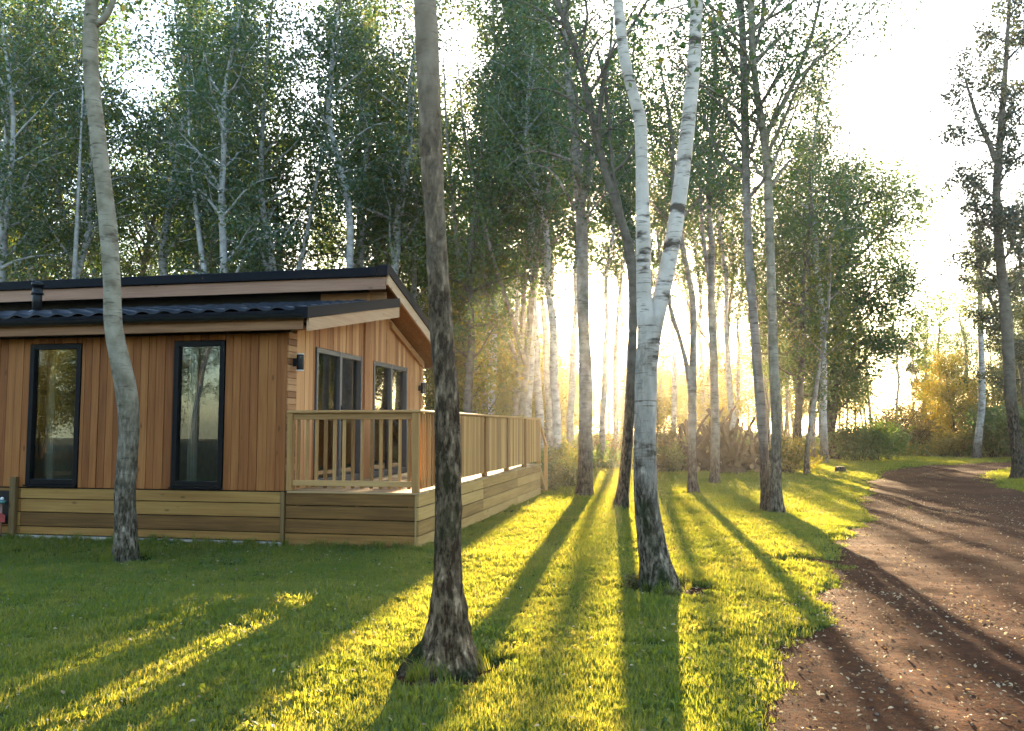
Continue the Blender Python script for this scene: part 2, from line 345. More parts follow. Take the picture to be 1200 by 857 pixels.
TX = np.concatenate([np.arange(-1, 9.5, 0.075), np.arange(9.5, 36, 0.22)]); TY = np.concatenate([np.arange(-7.5, 2, 0.4), np.arange(2, 14, 0.075), np.arange(14, 46, 0.2)])
tag(grid('dirt_track', TX, TY, tz, M['dirt'], keep=lambda V: track_sd(V[:, 0], V[:, 1]) > -0.4), kind='structure')

# ------------------------------------------------------------------ cabin frame: local x = right along the long wall, y = away along the gable
A = gnd(490, 647); YAW = R(-11.6)
def to_local(x, y):
    dx, dy = x - A[0], y - A[1]; c, s = math.cos(-YAW), math.sin(-YAW); return dx * c - dy * s, dx * s + dy * c
def cbox(name, x0, x1, y0, y1, z0, z1, mat, parent, bev=0.004):
    bm = bmesh.new()
    vs_ = [bm.verts.new((x, y, z)) for x in (x0, x1) for y in (y0, y1) for z in (z0, z1)]
    for f in ((0, 1, 3, 2), (4, 6, 7, 5), (0, 4, 5, 1), (2, 3, 7, 6), (0, 2, 6, 4), (1, 5, 7, 3)): bm.faces.new([vs_[i] for i in f])
    bmesh.ops.recalc_face_normals(bm, faces=bm.faces)
    if bev: bmesh.ops.bevel(bm, geom=bm.edges[:], offset=bev, segments=1, affect='EDGES', clamp_overlap=True)
    me = bpy.data.meshes.new(name); bm.to_mesh(me); bm.free(); me.materials.append(mat)
    return link(name, me, parent)
def prism(name, poly, axis, a0, a1, mat, parent):
    """extrude a polygon given in the two other axes along an axis"""
    n = len(poly); V = []
    for a in (a0, a1):
        for p, q in poly: V.append({'x': (a, p, q), 'y': (p, a, q)}[axis])
    F = [tuple(range(n)), tuple(range(2 * n - 1, n - 1, -1))] + [(i, i + n, (i + 1) % n + n, (i + 1) % n) for i in range(n)]
    me = py_mesh(name, V, F, mat)
    bm = bmesh.new(); bm.from_mesh(me); bmesh.ops.recalc_face_normals(bm, faces=bm.faces); bm.to_mesh(me); bm.free()
    return link(name, me, parent)
rng = np.random.default_rng(7)
XW, XL = -1.878, -14.0               # gable wall plane, far left end of cabin
FL = 0.755                            # floor level
cabin = thing('timber_cabin', 'cedar clad holiday cabin with split dark tiled roof beside the trees', 'cabin', tuple(A), YAW)
# lower roof: z of underside of the rafters/bargeboard bottom
def zl(y): return 2.88 + 0.178 * (y + 0.31)
def zu(y): return 3.91 - 0.30 * (y - 3.0)
# backing walls (one mesh each)
WT = 2.90
W_WIN = [(-3.59, -2.81), (-5.92, -5.07), (-9.6, -8.7), (-12.2, -11.4)]
xs = sorted([XL] + [v for w in W_WIN for v in w] + [XW - 0.02])
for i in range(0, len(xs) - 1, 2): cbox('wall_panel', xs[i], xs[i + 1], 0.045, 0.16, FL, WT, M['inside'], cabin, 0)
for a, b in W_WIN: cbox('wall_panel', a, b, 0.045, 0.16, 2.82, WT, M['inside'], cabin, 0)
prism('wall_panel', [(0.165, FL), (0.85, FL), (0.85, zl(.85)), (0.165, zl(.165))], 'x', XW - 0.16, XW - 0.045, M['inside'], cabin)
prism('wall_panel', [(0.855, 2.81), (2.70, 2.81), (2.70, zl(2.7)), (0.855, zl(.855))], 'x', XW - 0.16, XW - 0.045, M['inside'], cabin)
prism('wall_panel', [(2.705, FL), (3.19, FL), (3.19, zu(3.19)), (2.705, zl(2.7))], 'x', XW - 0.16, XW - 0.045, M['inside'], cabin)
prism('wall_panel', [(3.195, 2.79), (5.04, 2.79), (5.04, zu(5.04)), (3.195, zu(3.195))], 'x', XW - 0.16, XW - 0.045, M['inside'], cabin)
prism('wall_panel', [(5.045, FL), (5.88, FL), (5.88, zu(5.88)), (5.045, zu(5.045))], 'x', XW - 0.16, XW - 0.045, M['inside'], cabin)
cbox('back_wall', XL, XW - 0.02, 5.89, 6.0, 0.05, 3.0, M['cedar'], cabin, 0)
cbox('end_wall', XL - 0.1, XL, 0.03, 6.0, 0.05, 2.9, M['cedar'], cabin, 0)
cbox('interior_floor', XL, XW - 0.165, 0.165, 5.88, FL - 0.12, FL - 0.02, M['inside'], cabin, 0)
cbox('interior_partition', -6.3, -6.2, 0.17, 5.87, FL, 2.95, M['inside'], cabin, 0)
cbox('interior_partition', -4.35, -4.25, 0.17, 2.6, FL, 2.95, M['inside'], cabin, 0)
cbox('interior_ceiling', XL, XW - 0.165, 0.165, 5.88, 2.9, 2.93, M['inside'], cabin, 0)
# front cladding: vertical boards, broken at windows
x = XW
while x > XL + 0.05:
    w = float(rng.choice([0.118, 0.125, 0.135, 0.145])); x0 = max(x - w, XL); x1 = x - 0.005; pr = float(rng.uniform(0.018, 0.032))
    y1 = 0.04; cut = [(a, b) for a, b in W_WIN if x1 > a and x0 < b]
    if not cut: cbox('cladding_board', x0, x1, y1 - pr - 0.02, y1, FL, WT, M['cedar'], cabin, 0.005)
    else:
        a, b = cut[0]
        if x0 < a - 0.012: cbox('cladding_board', x0, a - 0.002, y1 - pr - 0.02, y1, FL, WT, M['cedar'], cabin, 0.004)
        if x1 > b + 0.012: cbox('cladding_board', b + 0.002, x1, y1 - pr - 0.02, y1, FL, WT, M['cedar'], cabin, 0.004)
        cbox('cladding_board', max(x0, a), min(x1, b), y1 - pr - 0.02, y1, 2.822, WT, M['cedar'], cabin, 0.004)
    x = x0
# tall windows
def tall_window(a, b):
    z0, z1, t = 0.795, 2.815, 0.075
    w = tag(link('window', None, cabin))
    cbox('frame', a + .003, a + t, -0.02, 0.09, z0, z1, M['frame'], w); cbox('frame', b - t, b - .003, -0.02, 0.09, z0, z1, M['frame'], w)
    cbox('frame', a + t + .001, b - t - .001, -0.018, 0.09, z1 - t, z1 - .002, M['frame'], w); cbox('frame', a + t + .001, b - t - .001, -0.018, 0.09, z0 + .002, z0 + t, M['frame'], w)
    cbox('sill', a - 0.005, b + 0.005, -0.055, -0.022, z0 - 0.028, z0 - 0.002, M['frame'], w)
    cbox('pane', a + t - 0.005, b - t + 0.005, 0.03, 0.036, z0 + t - .005, z1 - t + .005, M['glass'], w, 0)
for a, b in W_WIN: tall_window(a, b)
# gable cladding: lapped narrow boards by the corner, then vertical boards
z = FL
while z < 2.86:
    cbox('lap_board', XW - 0.04, XW + 0.014, 0.003, 0.262, z, min(z + 0.086, zl(0.05)), M['cedar_y'], cabin, 0.006); z += 0.09
def gable_board(y0, y1, zb):
    pr = float(rng.uniform(0.0, 0.012)); zt = (zl if y1 < 2.8 else zu)
    prism('cladding_board', [(y0, zb), (y1 - 0.005, zb), (y1 - 0.005, zt(y1) if y1 < 2.8 else zt(y1)), (y0, zt(y0))], 'x', XW - 0.042, XW + pr, M['pine_gable'], cabin)
y = 0.267
DOORS = [(0.88, 2.67, 2.785), (3.21, 5.02, 2.765)]
while y < 5.86:
    w = float(rng.choice([0.12, 0.13, 0.14])); y1 = min(y + w, 5.9)
    for a, b, _ in DOORS:
        if y < a - 0.03 < y1: y1 = a
        if y < b - 0.03 < y1: y1 = b
    if y < 2.74 < y1: y1 = 2.74
    if 2.735 < y < 3.0: y = 3.0; y1 = 3.13
    d = [t for a, b, t in DOORS if y >= a - 0.01 and y1 <= b + 0.01]
    gable_board(y, y1, d[0] + 0.005 if d else FL); y = y1
prism('corner_board', [(2.745, FL), (2.995, FL), (2.995, 3.5), (2.745, 3.42)], 'x', XW - 0.04, XW + 0.045, M['pine_gable'], cabin)
cbox('corner_board', XW - 0.05, XW + 0.03, 5.903, 5.995, 0.06, 3.0, M['pine_gable'], cabin)
def slide_door(y0, y1, zt):
    d = link('sliding_door', None, cabin); t = 0.06; ym = (y0 + y1) / 2
    for a, b in ((y0 + .003, y0 + t), (y1 - t, y1 - .003), (ym - t * .7, ym + t * .7)): cbox('frame', XW - 0.07, XW + 0.03, a, b, FL + .004, zt, M['frame_grey'], d)
    for a, b in ((FL + .006, FL + 0.1), (zt - 0.075, zt - .003)):
        cbox('frame', XW - 0.068, XW + 0.026, y0 + t + .001, ym - t * .7 - .001, a, b, M['frame_grey'], d); cbox('frame', XW - 0.068, XW + 0.026, ym + t * .7 + .001, y1 - t - .001, a, b, M['frame_grey'], d)
    for a, b, o in ((y0 + t - .004, ym - t * .7 + .004, 0.0), (ym + t * .7 - .004, y1 - t + .004, -0.02)): cbox('pane', XW - 0.03 + o, XW - 0.024 + o, a, b, FL + 0.095, zt - 0.07, M['glass'], d, 0)
    h = cbox('handle', XW + 0.031, XW + 0.055, ym + 0.015, ym + 0.035, FL + 0.95, FL + 1.2, M['black'], d)
for a, b, t in DOORS: slide_door(a, b, t)
# skirting boards below the long wall
z = 0.09
for zt in (0.205, 0.405, 0.595, 0.75):
    xx = XW - 0.06
    for ln in (4.05, 4.0, 4.0):
        x0 = max(xx - ln, XL); 
        if x0 < xx - 0.05: cbox('skirting_board', x0, xx - 0.004, 0.0 if zt < .7 else -0.012, 0.04, z, zt - 0.012, M['skirt_x'], cabin, 0.005)
        xx = x0
    z = zt
cbox('skirting_backing', XL, XW - 0.03, 0.042, 0.06, 0.0, FL - .005, M['black'], cabin, 0)
cbox('skirting_post', XW - 0.058, XW - 0.004, -0.022, 0.04, 0.02, FL - 0.01, M['skirt_z'], cabin)
cbox('skirting_post', -6.12, -6.02, -0.075, -0.015, 0.0, 0.9, M['skirt_z'], cabin)
cbox('footing', XL, XW - 0.02, -0.05, 0.2, -0.1, 0.075, M['concrete'], cabin, 0.01)
cbox('hatch_dark_sheet', -6.75, -6.125, -0.0145, -0.0125, 0.22, 0.70, M['black'], cabin, 0)  # flat black sheet: the dark inside of the hatch is put in as colour
# eaves, gutter and fascia on the long side
cbox('fascia', -9.0, XW + 0.36, -0.30, -0.27, 2.905, 3.06, M['cedar_x'], cabin); cbox('fascia', XL - 0.2, -9.004, -0.30, -0.27, 2.905, 3.06, M['cedar_x'], cabin)
cbox('soffit', XL - 0.2, XW + 0.36, -0.265, -0.03, 2.93, 2.955, M['cedar_x'], cabin, 0)
gp = [(-0.36 + 0.065 * math.cos(t), 3.10 + 0.065 * math.sin(t)) for t in np.linspace(math.pi, 2 * math.pi, 9)]
gp += [(-0.36 + 0.055 * math.cos(t), 3.10 + 0.055 * math.sin(t)) for t in np.linspace(2 * math.pi, math.pi, 9)]
prism('gutter', gp, 'x', XL - 0.2, XW + 0.40, M['gutter'], cabin)
# lower roof deck + verge + bargeboard
XO = XW + 0.45                          # outer face of the gable overhang
def zr(y): return 3.185 + 0.178 * (y + 0.31)          # roof surface of the lower slope
def zs(y): return 4.22 - 0.30 * (y - 3.0)
roof = link('lower_roof', None, cabin)
prism('roof_deck', [(-0.36, zr(-.36) - 0.06), (3.05, zr(3.05) - 0.06), (3.05, zr(3.05) - 0.02), (-0.36, zr(-.36) - 0.02)], 'x', XL - 0.2, XO - 0.045, M['verge'], roof)
prism('soffit', [(-0.25, zl(-.25) + 0.03), (3.20, zl(3.2) + 0.03), (3.20, zl(3.2) + 0.05), (-0.25, zl(-.25) + 0.05)], 'x', XW + 0.02, XO - 0.045, M['cedar_y'], roof)
prism('bargeboard', [(-0.31, 2.88), (3.285, 3.52), (3.285, 3.705), (-0.31, 3.05)], 'x', XO - 0.035, XO, M['larch_y'], roof)
prism('verge_trim', [(-0.40, 3.045), (3.29, 3.70), (3.24, 3.845), (-0.40, 3.19)], 'x', XO - 0.16, XO + 0.02, M['verge'], roof)
# tiles of the lower slope: one shared wavy tile
tw, tl = 0.335, 0.40
prof = [(i / 8 * tw, 0.022 * math.sin(i / 8 * 2 * math.pi) + 0.012) for i in range(9)]
TV, TF = [], []
for k, yy, dz in ((0, 0.0, 0.03), (1, tl + 0.03, 0.0)):
    for px_, pz in prof: TV.append((px_, yy, pz + dz))
for i in range(8): TF.append((i, i + 1, i + 10, i + 9))
for px_, pz in prof: TV.append((px_, 0.0, pz - 0.004))
for i in range(8): TF.append((18 + i, 19 + i, i + 1, i))
tile_me = py_mesh('roof_tile', TV, TF, M['slate'], True)
slope = math.atan(0.178); ntile = 0
for r_ in range(8):
    yb = -0.37 + r_ * tl * math.cos(slope)
    xx = XO - 0.17 - tw
    while xx > XL - 0.2:
        o = link('roof_tile', tile_me, roof, (xx, yb, zr(yb) - 0.015 + float(rng.uniform(-.003, .003)))); o.rotation_euler = (slope, 0, float(rng.uniform(-.004, .004))); ntile += 1
        xx -= tw
# clerestory wall between the slopes
cbox('clerestory_wall', XL, XW + 0.0, 3.06, 3.12, 3.55, 3.95, M['black'], cabin, 0)
cbox('clerestory_board', XW - 0.9, XW + 0.3, 3.02, 3.055, 3.70, 3.93, M['cedar_x'], cabin)
up = link('upper_roof', None, cabin)
prism('roof_deck', [(2.72, zs(2.72) - 0.06), (6.55, zs(6.55) - 0.06), (6.55, zs(6.55)), (2.72, zs(2.72))], 'x', XL - 0.2, XO - 0.04, M['slate'], up)
cbox('fascia', XL - 0.2, -8.0, 2.66, 2.70, 3.915, 4.125, M['larch_x'], up); cbox('fascia', -7.996, XO - 0.037, 2.66, 2.70, 3.915, 4.125, M['larch_x'], up)
cbox('edge_trim', XL - 0.2, XO - 0.17, 2.60, 2.715, 4.13, 4.285, M['verge'], up, 0.008)
prism('bargeboard', [(2.70, 3.995), (6.50, 2.86), (6.50, 3.07), (2.70, 4.19)], 'x', XO - 0.035, XO, M['larch_y'], up)
prism('verge_trim', [(2.60, 4.135), (2.72, 4.17), (6.6, 3.02), (6.6, 3.17), (2.72, 4.34), (2.60, 4.31)], 'x', XO - 0.16, XO + 0.022, M['verge'], up)
prism('soffit', [(2.72, zu(2.72) + 0.03), (6.45, zu(6.45) + 0.03), (6.45, zu(6.45) + 0.05), (2.72, zu(2.72) + 0.05)], 'x', XW + 0.003, XO - 0.04, M['cedar_y'], up)
cbox('fascia', XL - 0.2, XO - 0.04, 6.5, 6.54, 2.86, 3.1, M['larch_x'], up)
prism('rafter', [(4.0, 3.42), (5.95, 2.83), (5.95, 2.95), (4.0, 3.54)], 'x', XW + 0.02, XW + 0.07, M['cedar_y'], up)
# flue pipe
def lathe(name, prof_, mat, parent, loc=(0, 0, 0), k=20, smooth=True):
    V, F = [], []
    for r_, z_ in prof_:
        for j in range(k): a = 2 * math.pi * j / k; V.append((r_ * math.cos(a), r_ * math.sin(a), z_))
    for i in range(len(prof_) - 1):
        for j in range(k): F.append((i * k + j, i * k + (j + 1) % k, (i + 1) * k + (j + 1) % k, (i + 1) * k + j))
    F.append(tuple(range(k - 1, -1, -1))); n = (len(prof_) - 1) * k; F.append(tuple(range(n, n + k)))
    return link(name, py_mesh(name, V, F, mat, smooth), parent, loc)
fy = 1.5
flue = lathe('flue_pipe', [(0.075, 0), (0.075, 0.55)], M['black'], cabin, (-7.15, fy, zr(fy) - 0.05))
lathe('cowl', [(0.095, 0.36), (0.095, 0.40), (0.08, 0.41), (0.08, 0.50), (0.098, 0.505), (0.098, 0.56), (0.04, 0.585)], M['black'], flue)
lathe('flashing_collar', [(0.14, 0.03), (0.125, 0.07), (0.08, 0.10)], M['gutter'], flue)
def wall_light(y, z):
    w = lathe('wall_light', [(0.048, 0), (0.05, 0.01), (0.05, 0.20), (0.048, 0.21)], M['black'], cabin, (XW + 0.11, y, z))
    lathe('rim', [(0.052, -0.013), (0.054, -0.004), (0.052, 0.0)], M['white'], w); lathe('rim', [(0.052, 0.211), (0.054, 0.217), (0.052, 0.224)], M['white'], w)
    cbox('bracket', -0.095, -0.045, -0.03, 0.03, 0.05, 0.16, M['black'], w)
wall_light(0.16, 2.40); wall_light(5.75, 2.30)

# curtains hung inside the windows
def curtain(x0, x1, y, z0, z1, label):
    n = 26; V, F = [], []
    for k, z_ in enumerate(np.linspace(z0, z1, 6)):
        sp = 1.0 + 0.25 * (1 - k / 5)
        for i in range(n): t = i / (n - 1); V.append((x0 + (x1 - x0) * t * sp, y + 0.03 * math.sin(t * 24), z_))
    for k in range(5):
        for i in range(n - 1): F.append((k * n + i, k * n + i + 1, (k + 1) * n + i + 1, (k + 1) * n + i))
    me = py_mesh('curtain', V, F, M['curtain'], True); o = link('curtain', me, None, tuple(A), YAW)
    md = o.modifiers.new('thickness', 'SOLIDIFY'); md.thickness = 0.004
    tag(o, label, 'curtain', 'curtains inside the cabin')
curtain(-3.50, -3.37, 0.24, 0.80, 2.72, 'pale curtain drawn aside in the tall window near the deck')
curtain(-5.83, -5.70, 0.24, 0.80, 2.72, 'pale curtain drawn aside in the tall window near the flue')
# gas regulator by the post at the cabin foot
gr = thing('gas_regulator', 'small teal regulator on a brown pipe by the cabin skirting post', 'regulator', (A[0], A[1], 0), YAW)
def sph(name, c, r, mat, parent, sz=1.0):
    bm = bmesh.new(); bmesh.ops.create_uvsphere(bm, u_segments=16, v_segments=10, radius=r)
    for v in bm.verts: v.co.z *= sz; v.co += __import__('mathutils').Vector(c)
    me = bpy.data.meshes.new(name); bm.to_mesh(me); bm.free(); me.materials.append(mat)
    for p in me.polygons: p.use_smooth = True
    return link(name, me, parent)
sph('regulator_body', (-6.21, -0.10, 0.545), 0.055, M['teal'], gr, 0.6); sph('cap', (-6.21, -0.10, 0.59), 0.025, M['white'], gr)
lathe('outlet_pipe', [(0.014, 0.02), (0.014, 0.52)], M['copper'], gr, (-6.215, -0.10, 0.0), 10)
prism('red_shroud', [(-0.19, 0.27), (-0.05, 0.25), (-0.05, 0.35), (-0.16, 0.40)], 'x', -6.42, -6.19, M['red'], gr)

# ------------------------------------------------------------------ deck
deck = thing('timber_deck', 'raised softwood deck with baluster and boarded railings round cabin gable', 'deck', tuple(A), YAW)
DL = 9.4
zc = [0.02, 0.205, 0.395, 0.575, 0.748]
for i in range(4):
    cbox('skirting_board', XW + 0.01, -0.052, 0.0, 0.035, zc[i], zc[i + 1] - 0.012, M['skirt_x'], deck, 0.005)
    yy = 0.0
    for ln in (3.6, 3.0, 2.8):
        cbox('skirting_board', -0.03, 0.006, yy + (0.0), yy + ln - 0.004, zc[i] + 0.02 * (i == 0), zc[i + 1] - 0.012, M['skirt_y'], deck, 0.005); yy += ln
    cbox('skirting_board', XW, -0.035, DL - 0.035, DL, zc[i], zc[i + 1] - 0.012, M['skirt_x'], deck, 0.005)
cbox('corner_batten', -0.050, -0.031, -0.006, 0.04, 0.0, 0.735, M['skirt_z'], deck)
for xx in (-1.75, -0.9, -0.16): cbox('bearer', xx, xx + 0.06, 0.06, DL - 0.06, 0.55, 0.72, M['skirt_y'], deck, 0)
y = -0.02
while y < DL:
    cbox('deck_board', XW + 0.035, 0.02, y, y + 0.138, 0.732 + float(rng.uniform(-.0015, .0015)), 0.757, M['deckboard'], deck, 0.004); y += 0.1445
RT = 1.84
# front railing
cbox('rail_cap', XW + 0.02, 0.03, -0.035, 0.075, RT - 0.035, RT, M['rail_x'], deck, 0.006)
cbox('rail_board', XW + 0.10, -0.092, 0.005, 0.035, RT - 0.125, RT - 0.037, M['rail_x'], deck); cbox('rail_board', XW + 0.10, -0.092, 0.005, 0.035, 0.83, 0.905, M['rail_x'], deck)
cbox('post', XW + 0.022, XW + 0.098, -0.02, 0.06, 0.76, RT - 0.037, M['rail_z'], deck); cbox('post', -0.09, -0.002, -0.025, 0.065, 0.76, RT - 0.037, M['rail_z'], deck)
nb = 13
for i in range(nb):
    xx = XW + 0.16 + i * (1.878 - 0.31) / (nb - 1)
    cbox('baluster', xx - 0.02 + float(rng.uniform(-.004, .004)), xx + 0.02, 0.037, 0.073, 0.80, RT - 0.045, M['rail_z'], deck, 0.004)
# side railing: balusters near the corner, then close boarding
cbox('rail_cap', -0.075, 0.035, 0.078, 4.7, RT - 0.034, RT - 0.002, M['rail_y'], deck, 0.006); cbox('rail_cap', -0.075, 0.035, 4.704, DL, RT - 0.034, RT - 0.002, M['rail_y'], deck, 0.006)
posts = [1.95, 3.8, 5.65, 7.5, DL - 0.09]
for p in posts: cbox('post', -0.085, 0.008, p, p + 0.09, 0.76, RT - 0.037, M['rail_z'], deck)
for a, b in zip([0.07] + [p + 0.092 for p in posts[:-1]], [p - 0.002 for p in posts]):
    cbox('rail_board', -0.06, -0.03, a, b, RT - 0.125, RT - 0.037, M['rail_y'], deck); cbox('rail_board', -0.06, -0.03, a, b, 0.85, 0.92, M['rail_y'], deck)
y = 0.13
while y < 1.90:
    cbox('baluster', -0.028, 0.004, y, y + 0.04, 0.80, RT - 0.045, M['rail_z'], deck, 0.004); y += 0.118
y = 2.05
while y < DL - 0.1:
    if not any(p - 0.135 < y < p + 0.092 for p in posts): cbox('infill_board', -0.028, -0.008 + float(rng.uniform(0, .006)), y, y + 0.132, 0.83, RT - 0.045, M['rail_z'], deck, 0.004)
    y += 0.1365
# back steps with sloping handrail at the far end
def beam(name, p0, p1, w, h, mat, parent):
    p0, p1 = np.array(p0, float), np.array(p1, float); d = p1 - p0; n = np.cross(d, [0, 0, 1]); n = n / np.linalg.norm(n) * w / 2; u = np.array([0, 0, h / 2])
    V = [p + s * n + t * u for p in (p0, p1) for s in (-1, 1) for t in (-1, 1)]
    return link(name, py_mesh(name, V, [(0, 1, 3, 2), (4, 6, 7, 5), (0, 4, 5, 1), (2, 3, 7, 6), (0, 2, 6, 4), (1, 5, 7, 3)], mat), parent)
for sx in (-0.03, -1.2):
    beam('handrail', (sx, DL, RT - 0.05), (sx, DL + 1.0, 1.18), 0.05, 0.09, M['rail_y'], deck); beam('stringer', (sx, DL, 0.66), (sx, DL + 1.0, 0.06), 0.045, 0.2, M['skirt_y'], deck)
    cbox('post', sx - 0.04, sx + 0.04, DL + 0.95, DL + 1.03, 0.0, 1.2, M['rail_z'], deck)
for i in range(4): cbox('step_tread', -1.17, -0.06, DL + 0.06 + i * 0.24, DL + 0.28 + i * 0.24, 0.56 - i * 0.17, 0.60 - i * 0.17, M['deckboard'], deck)

# ------------------------------------------------------------------ trees
def catmull(P, m):
    P = np.asarray(P, float); Q = np.vstack([2 * P[0] - P[1], P, 2 * P[-1] - P[-2]]); n = len(P) - 1; out = []
    for t in np.linspace(0, n - 1e-6, m):
        i = int(t); f = t - i; a, b, c, d = Q[i], Q[i + 1], Q[i + 2], Q[i + 3]
        out.append(0.5 * (2 * b + (c - a) * f + (2 * a - 5 * b + 4 * c - d) * f * f + (3 * b - a - 3 * c + d) * f ** 3))
    return np.array(out)
def tube(P, r, k, relief=None, cap=True):
    P = np.asarray(P, float); n = len(P); r = np.asarray(r, float)
    T = np.gradient(P, axis=0); T /= np.linalg.norm(T, axis=1)[:, None] + 1e-9
    ref = np.array([1.0, 0, 0]) if abs(T[0, 0]) < 0.8 else np.array([0, 1.0, 0]); u = ref - T[0] * (ref @ T[0]); u /= np.linalg.norm(u)
    Us = []
    for i in range(n):
        u = u - T[i] * (u @ T[i]); u /= np.linalg.norm(u) + 1e-9; Us.append(u)
    Us = np.array(Us); Ws = np.cross(T, Us)
    a = np.arange(k) / k * 2 * math.pi; D = Us[:, None] * np.cos(a)[None, :, None] + Ws[:, None] * np.sin(a)[None, :, None]
    V = P[:, None] + D * r[:, None, None]; V = V.reshape(-1, 3)
    if relief is not None: V = relief(V, D.reshape(-1, 3), np.repeat(r, k), np.tile(a, n))
    i = np.arange(n - 1)[:, None] * k; j = np.arange(k)[None]; j2 = (j + 1) % k
    F = np.stack([i + j, i + j2, i + k + j2, i + k + j], -1).reshape(-1, 4)
    if cap:
        V = np.vstack([V, P[-1:]]); c = len(V) - 1; b = (n - 1) * k
        F = np.vstack([F, np.stack([b + j[0], b + j2[0], np.full(k, c), np.full(k, c)], 1)])
    return V, F
class Acc:
    def __init__(s): s.V, s.F, s.n = [], [], 0
    def add(s, VF):
        V, F = VF; s.V.append(V); s.F.append(F + s.n); s.n += len(V)
    def mesh(s, name, mat, smooth=True):
        V = np.vstack(s.V); F = np.vstack(s.F)
        tri = F[:, 2] == F[:, 3]
        me = bpy.data.meshes.new(name)
        lt = np.where(tri, 3, 4).astype(np.int32); idx = F.ravel()[~np.stack([np.zeros_like(tri)] * 3 + [tri], 1).ravel()]
        me.vertices.add(len(V)); me.vertices.foreach_set('co', V.astype(np.float32).ravel())
        me.loops.add(len(idx)); me.loops.foreach_set('vertex_index', idx.astype(np.int32))
        me.polygons.add(len(F)); me.polygons.foreach_set('loop_start', np.concatenate([[0], np.cumsum(lt)[:-1]]).astype(np.int32)); me.polygons.foreach_set('loop_total', lt)
        me.polygons.foreach_set('use_smooth', np.full(len(F), smooth, bool)); me.update(calc_edges=True); me.materials.append(mat); return me
def leaves(rg, C, size, name, mat, flat=0.0, aspect=0.62, rnd=None):
    n = len(C); d = rg.normal(size=(n, 3)); d[:, 2] = d[:, 2] * 0.8 - 0.35; d /= np.linalg.norm(d, axis=1)[:, None]
    q = rg.normal(size=(n, 3)); q[:, 2] *= (1 - flat); s = np.cross(d, q); s /= np.linalg.norm(s, axis=1)[:, None] + 1e-9; nn = np.cross(d, s)
    ln = size * rg.uniform(0.65, 1.35, n)[:, None]; w = ln * aspect * 0.5
    b = C - d * ln * 0.5; t = C + d * ln * 0.5; mid = C - d * ln * 0.08 + nn * ln * 0.10
    V = np.stack([b, mid + s * w, t, mid - s * w], 1).reshape(-1, 3); F = np.arange(4 * n).reshape(n, 4)
    return np_mesh(name, V, F, mat, False, rg.random(n) if rnd is None else rnd)
def seg_pts(P, m, rg, lo=0.0):
    t = rg.uniform(lo, 1, m) * (len(P) - 1); i = np.minimum(t.astype(int), len(P) - 2); f = (t - i)[:, None]
    return P[i] * (1 - f) + P[i + 1] * f
def bark_relief(amp, flare, seed, roots=5):
    def fn(V, D, r, a):
        z = V[:, 2]
        ridg = 1 - np.abs(vnoise(np.stack([V[:, 0] * 14, V[:, 1] * 14, z * 3.2], 1), seed)) * 2
        fine = vnoise(np.stack([V[:, 0] * 45, V[:, 1] * 45, z * 16], 1), seed + 1)
        low = np.exp(-np.maximum(z, 0) / 1.6) * 0.8 + 0.2
        big = vnoise(np.stack([V[:, 0] * 3, V[:, 1] * 3, z * 1.4], 1), seed + 2)
        fl = flare * np.exp(-np.maximum(z, -0.1) / 0.20) * (0.55 + 0.45 * np.sin(a * roots + seed) + 0.35 * np.sin(a * 2 + 1.3 * seed))
        return V + D * (r * (amp * (0.55 * ridg + 0.3 * fine) * low + amp * 0.9 * big + fl))[:, None]
    return fn
